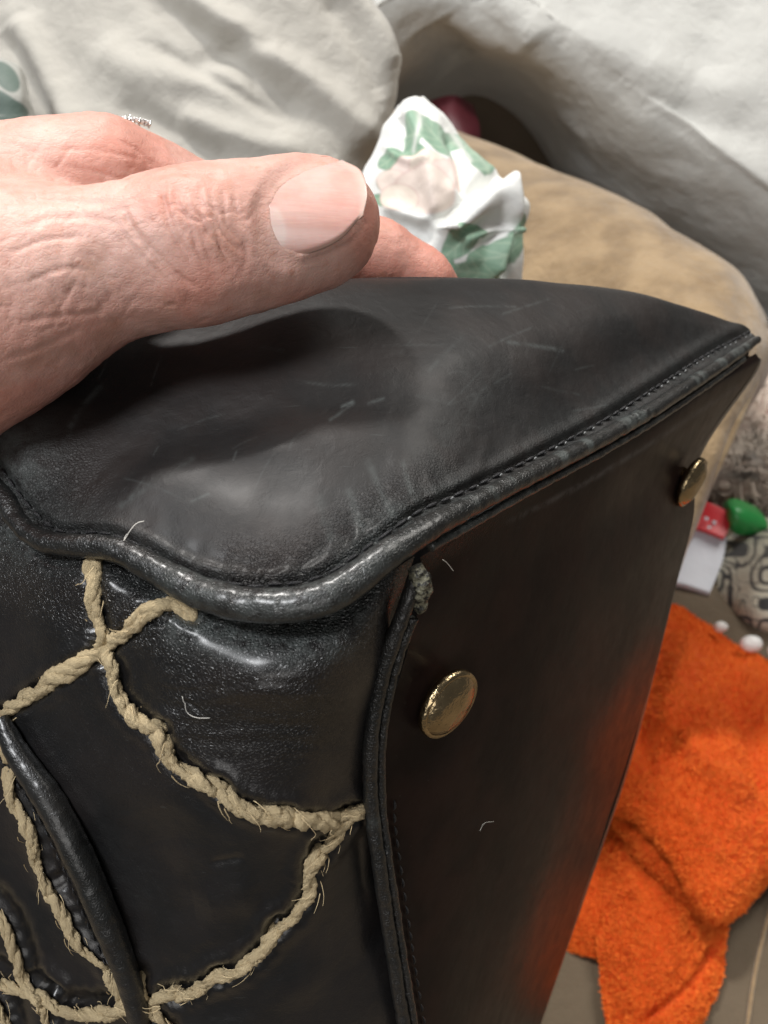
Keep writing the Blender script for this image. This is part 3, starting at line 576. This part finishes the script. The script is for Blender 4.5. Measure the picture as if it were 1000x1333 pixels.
X2, Y2, Z2 = pix(V); under = nsel & inn; zl = nailz(X2, Y2) - .0002 + .0006 * smooth(0, 7, dn)
side = nsel & ~inn & (dn < 30) & (Z2 < nailz(X2, Y2)) & (X2 > 320); zb = nailz(X2, Y2) - .0002; zb = zb + (Z2 - zb) * smooth(0, 30, dn)
V[side] = P(np.stack([X2, Y2, zb], -1)[side])
V[under] = P(np.stack([X2, Y2, np.maximum(Z2, zl)], -1)[under])
red = .5 * smooth(0, .6, fbm(V, 60, 3, 6)) + .55 * np.exp(-((X - 150) ** 2 / 90 ** 2 + (Y - 200) ** 2 / 35 ** 2)) + .45 * np.exp(-((X - 300) ** 2 / 60 ** 2 + (Y - 350) ** 2 / 45 ** 2)) + .5 * smooth(440, 490, X) + .5 * smooth(.222, .235, Z) + .35 * smooth(330, 440, Y)
spot = np.exp(-((X - 118) ** 2 + (Y - 348) ** 2) / 12 ** 2) + .5 * smooth(.45, .8, fbm(V, 180, 2, 33))
person = link('person', V, Q, M['skin'], None, {'red': np.clip(red, 0, 1), 'spot': np.clip(spot, 0, 1)})
tag(person, 'bare hand gripping the handbag, thumb with a short pale nail on top of the leather', 'person')
# thumbnail
me = person.data; HT = BVHTree.FromPolygons([tuple(v) for v in V], [tuple(int(i) for i in q) for q in Q])
na, nb = 60, 50
left = crom(np.array([(353, 262), (350, 280), (356, 306), (370, 324)], float), nb)        # cuticle side
right_ = crom(np.array([(446, 208), (470, 222), (478, 250), (473, 280)], float), nb)       # free edge
top = crom(np.array([(353, 262), (368, 238), (402, 219), (446, 208)], float), na); bot = crom(np.array([(370, 324), (394, 329), (436, 313), (473, 280)], float), na)
U, W = np.meshgrid(np.linspace(0, 1, na), np.linspace(0, 1, nb)); U_, W_ = U[..., None], W[..., None]
C2 = (1 - W_) * top[None] + W_ * bot[None] + (1 - U_) * left[:, None] + U_ * right_[:, None] - ((1 - U_) * (1 - W_) * top[0] + U_ * (1 - W_) * top[-1] + (1 - U_) * W_ * bot[0] + U_ * W_ * bot[-1])
ctr = to((395, 288, .186)); tipc = to((418, 291, .1865)); G = np.zeros((nb, na, 3))
C2 = C2 + (C2 - np.array([408, 272])) * (.06 * smooth(1, .7, U))[..., None]; zs = nailz(C2[..., 0], C2[..., 1])
edgeb = np.minimum(W * 0 + (1 - W), U * 1.2); edgeb = np.minimum(edgeb, 1)
zs = zs - .0001 + .0006 * np.exp(-(edgeb / .035) ** 2) * smooth(1.0, .9, U)
G = P(np.stack([C2[..., 0], C2[..., 1], zs], -1))
nl = sheet('thumbnail', G, M['nail'], None, .0005, {'tip': smooth(.90, .98, U + .04 * (W - .5) ** 2), 'moon': smooth(1.05, .8, np.sqrt((U / .27) ** 2 + ((W - .55) / .36) ** 2)), 'root': np.clip(smooth(.07, 0, U) + smooth(.93, 1, W), 0, 1) * .9}); nl.parent = person
# ring on the ring finger
ring = empty('ring', to((172, 190, .25))); tag(ring, 'slim gold ring with a cluster of clear stones behind the knuckle', 'ring')
a, b = to((165, 222, .2495)), to((185, 224, .2505)); ax = (b - a) / np.linalg.norm(b - a); u = np.cross(ax, UP); u /= np.linalg.norm(u); v = np.cross(u, ax); v *= np.sign(v @ UP)
t = np.linspace(0, 2 * math.pi, 60); c0 = to((172, 222, .250)); tube('band', c0 + np.cos(t)[:, None] * u * .0104 + np.sin(t)[:, None] * v * .0104, .0009, M['gold'], ring, 10)
topc = c0 + v * .0138
rgem = np.random.RandomState(2)
for k, (du, dv, s) in enumerate([(0, 0, 1.5), (-2.5, .1, 1.2), (2.4, -.1, 1.2), (1.2, .5, .9), (-1.3, -.4, .9), (3.9, -.5, .9), (-3.8, -.3, .8)]):
    c = topc + ax * du * .001 + u * dv * .001 - u * .002; fac = []
    V, Fc = lathe([(.00005, -.8), (1.0, .15), (.95, .3), (.55, .62), (.00005, .62)], 8); V[:, :2] *= 1; V = V * s * .001
    fr = np.stack([ax, np.cross(v, ax), v], 1); link('stone', c + V @ fr.T, Fc, M['diamond'], ring, smooth_=False)
    for q in range(3):
        g = q * 2.1 + k; p0 = c + (ax * math.cos(g) + u * math.sin(g)) * s * .001; tube('prong', np.linspace(p0 - v * .001, p0 + v * .0007 * s, 4), .00022, M['silver'], ring, 6)

# ================================================================== SURROUNDINGS
HS = .45
def zp(py, hh=HS): return hh / (math.sin(PITCH) + (py - 666.5) / F * math.cos(PITCH))
sofa = empty('sofa', (0.1, .5, .1)); tag(sofa, 'suede sofa with a rounded tan arm and grey brown seat beneath the handbag', 'sofa')
nx = 260; xs = np.linspace(-.8, .9, nx); ys = np.linspace(-.25, .78, 200); XX, YY = np.meshgrid(xs, ys)
ZZ = np.full_like(XX, CAM[2] - HS) + .003 * fbm(np.stack([XX, YY, XX * 0], -1), 9, 3, 4) - .05 * smooth(.70, .78, YY) ** 2
G = np.stack([XX, YY, ZZ], -1); G = G[::-1]; sheet('seat_cushion', G, M['seat'], sofa, .14)
g = P(np.array([(962, 1420, zp(1420)), (972, 1340, zp(1340)), (984, 1260, zp(1260)), (1003, 1180, zp(1180)), (1030, 1090, zp(1090))])); tube('seat_seam', crom(g, 60) + np.array([0, 0, .001]), .0011, M['tan'], sofa, 8)
# sofa back
bx = np.linspace(-.9, 1.1, 60); bz = np.linspace(.35, 1.15, 50); XX, ZZ = np.meshgrid(bx, bz); YY = .98 + .04 * ((ZZ - .5)) + .01 * fbm(np.stack([XX, ZZ, XX * 0], -1), 6, 2)
sheet('sofa_back', np.stack([XX, YY, ZZ], -1), M['brown'], sofa, .15)
ab_ = [(430, 160, .86), (640, 225, .80), (730, 262, .76), (825, 312, .72), (900, 352, .69), (950, 392, .67), (975, 450, .66), (975, 520, .68)]
b_ = [(430, 110, .70), (636, 193, .66), (722, 224, .62), (822, 272, .58), (905, 318, .55), (960, 358, .53), (992, 408, .53), (992, 452, .60)]
c_ = [(430, 240, .61), (610, 280, .57), (700, 310, .54), (800, 345, .515), (890, 380, .495), (950, 410, .485), (999, 452, .50), (990, 500, .60)]
d_ = [(430, 450, .57), (600, 480, .53), (700, 490, .505), (800, 490, .485), (880, 490, .472), (925, 500, .466), (966, 532, .478), (940, 575, .58)]
e_ = [(430, 700, .56), (600, 700, .52), (700, 700, .50), (780, 690, .48), (840, 680, .470), (880, 670, .466), (908, 658, .475), (880, 700, .57)]
f_ = [(430, 900, .55), (600, 900, .51), (700, 900, .49), (760, 870, .475), (800, 850, .466), (830, 840, .466), (850, 830, .475), (820, 860, .56)]
G = patch([ab_, b_, c_, d_, e_, f_], 240, 220); G = G + normals(G) * (.003 * fbm(G, 14, 3, 5))[..., None]; sheet('armrest', G, M['tan'], sofa)
g = P(np.array([(905, 322, .548), (945, 352, .533), (972, 382, .523), (990, 420, .508), (994, 460, .492), (966, 530, .474), (940, 590, .468), (909, 655, .470)])); tube('arm_piping', crom(g, 120), .0028, M['tan'], sofa, 10)
# white throw over the sofa back, with a hollow where it tucks behind the arm
cx = [400, 480, 540, 600, 660, 730, 810, 900, 1000, 1120]; ly = [190, 140, 100, 92, 112, 155, 210, 270, 340, 430]
def row(dy, z): return [(x, y + dy, z + max(0, z - .77) * 1.5 * math.exp(-((x - 640) / 90) ** 2)) for i, (x, y) in enumerate(zip(cx, ly))]
top_ = [(x, -150, .74) for x in cx]; t2_ = [(x, y * .25 - 40, .735) for x, y in zip(cx, ly)]
G = patch([top_, t2_, row(-125, .732), row(-85, .742), row(-45, .762), row(-5, .795), row(35, .845), row(75, .90), row(120, .94), row(260, .98)], 300, 260); NG = normals(G)
G = sculpt(G, NG, [([(520, -20), (640, 40), (760, 60), (900, 120)], 40, .008), ([(700, 20), (850, 120), (1000, 180)], 30, -.010), ([(930, 40), (900, 160), (880, 230)], 35, -.006), ([(560, 30), (600, 90)], 26, -.012), ([(640, -20), (700, 60)], 24, .008)])
G = G + NG * (.006 * fbm(G, 9, 2, 3) + .0007 * fbm(G, 50, 3, 8))[..., None]
tag(sheet('white_throw', G, M['blanket'], None, .002), 'crumpled white throw hanging over the sofa back behind the tan arm', 'throw')
G = patch([[(556, 132, .80), (590, 124, .78), (616, 136, .80)], [(558, 150, .78), (592, 158, .76), (624, 160, .78)], [(570, 190, .78), (602, 196, .76), (628, 192, .78)], [(590, 230, .80), (612, 240, .80), (640, 232, .82)]], 40, 40)
tag(sheet('cushion', G, M['red'], None, .02), 'small dark red cushion in the hollow under the white throw', 'cushion')
# cream cloth at upper left
rows = []
for y, xr in [(-140, 440), (-60, 462), (0, 482), (40, 503), (75, 514), (110, 515), (140, 510), (175, 497), (215, 478), (270, 470), (360, 470)]:
    rows.append([(-260, y, .52), (-120, y, .50), (0, y + 5, .47), (110, y, .45), (220, y, .44), (330, y, .435), (420, y, .44), (xr - 22, y, .448), (xr, y, .462), (xr - 8, y, .485)])
G = patch(rows, 320, 260); NG = normals(G)
G = sculpt(G, NG, [([(210, -30), (330, 60), (430, 130), (500, 190)], 22, 0.0060), ([(180, -20), (300, 70), (400, 150)], 20, -0.0054), ([(120, 60), (200, 100), (330, 110)], 26, 0.0036), ([(20, 20), (60, 90), (110, 190)], 20, 0.0054), ([(0, 40), (40, 110), (70, 190)], 14, -0.0060), ([(440, -20), (490, 40), (512, 90)], 9, 0.0042), ([(420, -10), (470, 60), (500, 130)], 14, -0.0036),
                   ([(250, 90), (300, 60), (360, 60)], 16, -0.0030), ([(230, 150), (300, 175), (400, 200)], 18, 0.0036), ([(150, 130), (230, 175), (300, 215)], 16, -0.0036), ([(200, 60), (260, 95), (380, 160)], 10, -0.0024)])
X, Y, Z = pix(G); G = G + NG * (.0016 * fbm(G, 20, 2, 3) + .0004 * fbm(G, 90, 3, 8))[..., None]
tag(sheet('cream_cloth', G, M['cream'], None, .0015), 'rumpled cream cotton cloth draped behind the hand', 'cloth')
# floral cloth
def ell(X, Y, cx, cy, a, b, ang): c, s = math.cos(ang), math.sin(ang); dx, dy = X - cx, Y - cy; return np.sqrt(((dx * c + dy * s) / a) ** 2 + ((-dx * s + dy * c) / b) ** 2)
def mixc(C, m, col): return C * (1 - m[..., None]) + np.array(col) * m[..., None]
rows = [[(516, 136, .405), (524, 130, .40), (534, 127, .398), (543, 126, .40), (552, 129, .41)], [(500, 160, .40), (525, 155, .392), (548, 152, .39), (568, 152, .395), (584, 158, .408)], [(488, 190, .40), (525, 188, .388), (560, 187, .385), (590, 188, .392), (614, 192, .405)],
        [(470, 225, .40), (520, 225, .385), (570, 226, .380), (615, 226, .388), (650, 228, .405)], [(460, 262, .40), (520, 262, .385), (575, 262, .378), (640, 262, .380), (687, 263, .40)], [(455, 300, .40), (520, 300, .385), (575, 300, .38), (635, 300, .384), (682, 300, .402)],
        [(450, 340, .40), (520, 340, .385), (575, 340, .38), (635, 340, .385), (680, 342, .40)], [(450, 420, .41), (520, 420, .40), (575, 420, .395), (630, 420, .40), (676, 420, .41)]]
G = patch(rows, 260, 300); X, Y, Z = pix(G); NG = normals(G)
C = np.ones(G.shape) * np.array([.80, .81, .78])
for a in [(590, 182, 20, 10, .3), (500, 232, 16, 9, -1.0), (548, 160, 14, 7, -.5), (612, 300, 20, 10, .4), (566, 178, 34, 17, .75), (545, 212, 22, 13, 1.0), (535, 180, 16, 30, .3), (622, 205, 26, 13, .9), (598, 318, 30, 16, -.7), (640, 335, 34, 18, -.3), (668, 305, 18, 34, .2), (508, 205, 20, 12, -.6), (505, 262, 26, 9, .2), (620, 356, 40, 16, .1), (580, 345, 18, 12, .6)]:
    e = ell(X, Y, *a); e = e + .12 * fbm(G, 200, 2, 5); m = smooth(1.04, .94, e); c, s = math.cos(a[4]), math.sin(a[4]); vv = np.abs(-(X - a[0]) * s + (Y - a[1]) * c); uu = (X - a[0]) * c + (Y - a[1]) * s
    vein = np.exp(-(vv / 1.5) ** 2) + .6 * (np.abs(np.sin((uu + vv * .8) / 4.2)) > .93); C = mixc(C, m, (.20, .36, .24)); C = mixc(C, .5 * np.exp(-((e - .95) / .07) ** 2), (.10, .22, .14)); C = mixc(C, m * np.clip(vein, 0, 1) * .55, (.42, .55, .40))
for k, (x, y, r, q) in enumerate([(535, 228, 30, .0), (512, 238, 24, .3), (560, 222, 26, .1), (586, 228, 24, .2), (552, 250, 40, .1), (520, 258, 26, .2), (596, 214, 14, .4)]):
    e = ell(X, Y, x, y, r, r * .72, q); C = mixc(C, smooth(1.03, .95, e), (.80, .66 + .02 * (k % 3), .60)); C = mixc(C, .4 * np.exp(-((e - 1) / .06) ** 2), (.62, .40, .36)); C = mixc(C, .15 * smooth(.6, 0, e), (.85, .78, .72))
for a, b in [((545, 140), (540, 200)), ((580, 160), (612, 210)), ((560, 300), (600, 260))]:
    d, _ = seg_d(X, Y, [a, ((a[0] + b[0]) / 2 + 4, (a[1] + b[1]) / 2), b]); C = mixc(C, .7 * np.exp(-(d / 3) ** 2), (.82, .83, .78))
G = sculpt(G, NG, [([(555, 300), (590, 270), (625, 240), (655, 235)], 9, -.005), ([(575, 312), (610, 282), (640, 258), (660, 250)], 10, .005), ([(500, 190), (530, 210), (560, 215)], 6, .002), ([(580, 170), (600, 220), (600, 250)], 7, -.003), ([(600, 320), (640, 300), (670, 300)], 7, .003), ([(650, 240), (660, 280), (650, 320), (640, 365)], 8, .007), ([(672, 275), (662, 310), (655, 360)], 5, -.008), ([(530, 140), (550, 190), (575, 300)], 12, .004), ([(520, 150), (520, 200)], 7, -.004), ([(500, 270), (560, 290), (600, 310)], 10, .004)])
G = G + NG * (.0015 * fbm(G, 45, 3, 3))[..., None]
tag(sheet('floral_cloth', G, M['floral'], None, .001, None, C), 'white cloth with green leaves and a pale pink flower bunched behind the fingers', 'cloth')
# dark green leafy fabric at the left edge, and its grey fold
G = patch([[(-90, 60, .44), (-20, 70, .43), (22, 84, .43), (34, 100, .44)], [(-90, 110, .43), (-20, 110, .42), (24, 120, .42), (40, 130, .43)], [(-90, 150, .43), (-20, 150, .42), (26, 155, .42), (50, 158, .43)], [(-90, 220, .43), (-20, 220, .42), (40, 220, .42), (80, 220, .43)]], 120, 120); X, Y, Z = pix(G)
C = np.ones(G.shape) * np.array([.30, .30, .27])
for a in [(8, 100, 24, 14, .9), (-10, 130, 40, 16, .4), (20, 140, 20, 9, .5), (-40, 90, 30, 20, .2), (0, 160, 40, 9, -.1)]: C = mixc(C, smooth(1.05, .9, ell(X, Y, *a)), (.025, .065, .045))
tag(sheet('leaf_print_cloth', G, M['floral'], None, .001, None, C), 'fold of dark green leaf printed fabric at the edge of the cream cloth', 'cloth')
# things on the far end of the seat
G = patch([[(880, 470, .80), (960, 480, .77), (1040, 480, .76), (1130, 470, .80)], [(880, 520, .76), (960, 515, .73), (1040, 515, .72), (1140, 520, .76)], [(880, 590, .73), (960, 590, .70), (1050, 590, .69), (1150, 590, .74)], [(880, 650, .72), (960, 655, .69), (1050, 655, .69), (1150, 650, .74)], [(880, 710, .74), (960, 715, .72), (1050, 715, .72), (1150, 710, .75)]], 200, 180); X, Y, Z = pix(G); NG = normals(G)
f = fbm(np.stack([X, Y, X * 0], -1), .035, 2, 5); rid = np.abs(np.sin(f * 9)); H = .006 * (rid - .5); C = np.ones(G.shape) * np.array([.50, .41, .34]); C = mixc(C, smooth(.25, .05, rid), (.28, .12, .11)); C = mixc(C, smooth(.3, .8, fbm(G, 30, 2, 9)), (.60, .52, .44))
tag(sheet('cushion', G + NG * (H + .004 * fbm(G, 20, 2))[..., None], M['printed'], None, .03, None, C), 'pale pink cushion with a dark red scroll pattern beside the tan arm', 'cushion')
def card(name, pts, mat, thick, parent=None, bend=.003, attrs=None):
    G = patch(pts, 60, 60); G = G + normals(G) * (bend * fbm(G, 25, 2, 4))[..., None]; return sheet(name, G, mat, parent, thick)
pk = empty('packet', P(np.array([905, 760, .63]))); tag(pk, 'white packet with a red band lying between the handbag and the scroll cushion', 'packet')
card('packet_body', [[(860, 668, .665), (900, 682, .655), (946, 700, .65)], [(850, 710, .655), (890, 720, .645), (940, 732, .64)], [(840, 752, .635), (885, 756, .63), (926, 768, .625)]], M['paper'], .006, pk)
card('red_band', [[(880, 640, .665), (915, 652, .655), (952, 668, .648)], [(870, 662, .66), (910, 674, .652), (948, 690, .645)], [(862, 676, .656), (905, 688, .648), (942, 702, .642)]], M['redp'], .004, pk)
for k, (x, y) in enumerate([(908, 668), (918, 672), (928, 677), (922, 684), (934, 686)]): card('print_mark', [[(x, y, .6445), (x + 5, y + 2, .6445)], [(x - 1, y + 4, .6445), (x + 4, y + 6, .6445)]], M['paper'], .0005, pk, 0)
G = patch([[(943, 654, .66), (950, 650, .655), (962, 650, .655), (985, 660, .66)], [(941, 664, .655), (952, 662, .64), (972, 664, .64), (996, 674, .65)], [(944, 680, .65), (956, 682, .64), (976, 684, .64), (1000, 686, .65)], [(952, 692, .655), (960, 696, .65), (975, 696, .65), (996, 694, .655)]], 50, 50); tag(sheet('lid', G, M['green'], None, .01), 'green plastic lid between the red banded packet and the black scroll pillow', 'lid')
G = patch([[(950, 690, .70), (1000, 672, .68), (1060, 670, .68), (1130, 680, .72)], [(938, 720, .655), (1000, 705, .63), (1060, 700, .63), (1140, 710, .68)], [(934, 765, .635), (1000, 765, .605), (1060, 770, .60), (1140, 780, .65)], [(945, 800, .63), (995, 815, .60), (1060, 830, .60), (1140, 840, .64)], [(960, 815, .66), (1000, 835, .64), (1060, 850, .64), (1130, 860, .67)]], 240, 240); X, Y, Z = pix(G)
C = np.ones(G.shape) * np.array([.56, .53, .42]); f = fbm(np.stack([X, Y, X * 0], -1), .028, 1, 21); g2 = fbm(np.stack([X, Y, X * 0], -1), .06, 1, 31); m = smooth(.62, .35, np.abs(np.sin(f * 7 + 1.2))); C = mixc(C, m, (.03, .03, .032)); C = mixc(C, smooth(.86, .95, np.sin(g2 * 12)), (.03, .03, .032))
tag(sheet('pillow', G, M['printed'], None, .03, None, C), 'cream pillow with bold black scrollwork at the end of the seat', 'pillow')
def blob(x, y, z, rx, ry, s):
    V, Fc = lathe([(max(.0001, math.sin(t)), math.cos(t)) for t in np.linspace(0, math.pi, 14)], 20); V = V * np.array([rx, ry, rx * .8]); V = V * (1 + .08 * fbm(V + s, 200, 2, s))[:, None]; o = link('shell_bead', P(np.array([x, y, z])) + V, Fc, M['white']); return o
for (x, y, z, a, b, lab) in [(938, 816, .575, .0055, .004, 'smallest white bead, just above the orange towel edge'), (978, 838, .565, .0085, .006, 'largest white bead, below the black scroll pillow'), (1012, 848, .565, .007, .006, 'white bead cut by the right edge of the photo')]:
    tag(blob(x, y, z, a * .8, b * .8, int(x)), lab, 'bead', 'white beads along the orange towel')
# orange towel
tw = []
def zt(y, up): return zp(y, HS - up)
def tp(pts, up): return [(x, y, zt(y, u)) for (x, y), u in zip(pts, up)]
L0 = [tp([(760, 720), (868, 782), (905, 802), (950, 830), (1010, 866), (1120, 920)], [.004, .004, .006, .006, .005, .004]), tp([(740, 770), (855, 800), (900, 825), (945, 850), (1010, 885), (1120, 945)], [.02, .022, .026, .024, .022, .02]), tp([(730, 860), (840, 880), (895, 895), (950, 915), (1020, 950), (1120, 1000)], [.03, .035, .045, .035, .03, .03]),
      tp([(720, 940), (820, 960), (880, 970), (945, 1000), (1020, 1020), (1120, 1060)], [.035, .04, .04, .05, .035, .03]), tp([(730, 1010), (815, 1020), (875, 1050), (938, 1090), (1020, 1085), (1120, 1100)], [.035, .04, .045, .045, .035, .03]), tp([(745, 1035), (812, 1052), (868, 1105), (930, 1180), (1010, 1130), (1120, 1120)], [.035, .038, .04, .035, .025, .02]), tp([(750, 1045), (812, 1062), (866, 1118), (934, 1200), (1012, 1148), (1120, 1130)], [.028, .03, .03, .022, .01, .008])]
L1 = [tp([(800, 1040), (830, 1058), (870, 1100), (905, 1150), (940, 1190)], [.024, .026, .028, .026, .022]), tp([(800, 1066), (825, 1085), (862, 1130), (895, 1170), (934, 1205)], [.026, .03, .03, .028, .02]), tp([(798, 1082), (818, 1105), (850, 1148), (885, 1185), (925, 1215)], [.014, .018, .018, .016, .012])]
L2 = [tp([(780, 1060), (812, 1070), (850, 1110), (900, 1150), (950, 1180)], [.012, .014, .016, .014, .012]), tp([(784, 1110), (815, 1120), (860, 1150), (905, 1180), (948, 1205)], [.014, .02, .022, .018, .012]), tp([(778, 1190), (815, 1190), (860, 1200), (905, 1220), (946, 1225)], [.010, .018, .022, .018, .008]), tp([(780, 1270), (820, 1270), (862, 1270), (905, 1270), (943, 1280)], [.008, .018, .02, .016, .007]), tp([(790, 1350), (830, 1350), (862, 1350), (895, 1345), (915, 1335)], [.006, .015, .016, .012, .005]), tp([(795, 1385), (830, 1390), (860, 1388), (885, 1380), (905, 1370)], [.002, .003, .003, .003, .002])]
L3 = [tp([(740, 1040), (775, 1045), (812, 1050), (830, 1070)], [.012, .015, .016, .01]), tp([(740, 1120), (772, 1120), (800, 1115), (815, 1125)], [.012, .014, .013, .008]), tp([(736, 1200), (760, 1200), (785, 1195), (795, 1200)], [.008, .01, .01, .006]), tp([(734, 1236), (755, 1243), (775, 1247), (785, 1245)], [.003, .004, .004, .002])]
VV = []; FF = []; off = 0; PL = []
for k, (L, a, b) in enumerate([(L0, 260, 260), (L1, 130, 60), (L2, 150, 220), (L3, 60, 120)]):
    G = patch(L, a, b); NG = normals(G)
    st_ = {0: [([(905, 830), (880, 900), (860, 960)], 18, .006), ([(950, 880), (985, 960), (1000, 1040)], 20, -.006), ([(880, 950), (930, 1000), (990, 1030)], 16, .005), ([(850, 1000), (900, 1060), (940, 1130)], 12, .003), ([(985, 850), (975, 900), (1000, 950)], 12, .004), ([(830, 930), (850, 1000), (900, 1050)], 10, -.004)],
           2: [([(880, 1180), (870, 1240), (850, 1290)], 12, .003), ([(935, 1225), (900, 1280), (830, 1330)], 7, -.005), ([(800, 1100), (830, 1160), (840, 1230)], 14, .002)], 1: [], 3: [([(790, 1130), (797, 1160), (785, 1230)], 5, -.003)]}[k]
    G = sculpt(G, NG, st_); G = G + NG * (.0022 * fbm(G, 28, 3, k) + .0007 * fbm(G, 240, 3, k + 4))[..., None]; B = G - NG * .003; n = a * b; idx = np.arange(n).reshape(b, a)
    rim = np.concatenate([idx[0, :], idx[1:, -1], idx[-1, -2::-1], idx[-2:0:-1, 0]]); r2_ = np.roll(rim, -1)
    VV += [G.reshape(-1, 3), B.reshape(-1, 3)]; PL.append((G, NG)); FF += [gridfaces(b, a) + off, gridfaces(b, a)[:, ::-1] + n + off, np.stack([rim, r2_, r2_ + n, rim + n], -1) + off]; off += 2 * n
towel = link('towel', np.concatenate(VV), np.concatenate(FF), M['towel']); tag(towel, 'bright orange terry towel folded on the grey brown sofa seat', 'towel')
rp = np.random.RandomState(5); TV = []
for (G, NG), cnt in zip(PL, (60000, 9000, 26000, 9000)):
    j = rp.randint(0, G.shape[0] - 1, cnt); i = rp.randint(0, G.shape[1] - 1, cnt); u = rp.rand(cnt, 1); v = rp.rand(cnt, 1)
    p = G[j, i] * (1 - u) * (1 - v) + G[j, i + 1] * u * (1 - v) + G[j + 1, i] * (1 - u) * v + G[j + 1, i + 1] * u * v; n = NG[j, i]
    t = rp.randn(cnt, 3); t -= n * (t * n).sum(1, keepdims=True); t /= np.linalg.norm(t, axis=1, keepdims=True); c = np.cross(n, t); w_ = .00022
    lean = t * rp.uniform(.2, 1.0, (cnt, 1)) + n * rp.uniform(.7, 1.2, (cnt, 1)); L = rp.uniform(.0009, .0022, (cnt, 1)); q = p + lean * L * .6; e = q + lean * L * .4 + t * L * .35
    TV.append(np.stack([p - c * w_, p + c * w_, q + c * w_, q - c * w_, e], 1))
TV = np.concatenate(TV); b_ = (np.arange(len(TV)) * 5)[:, None]; fq = b_ + np.array([[0, 1, 2, 3]]); ft = b_ + np.array([[3, 2, 4, 4]])
pile = link('pile', TV.reshape(-1, 3), fq, M['pile'], None, smooth_=False); pile.parent = towel; pile['kind'] = 'stuff'
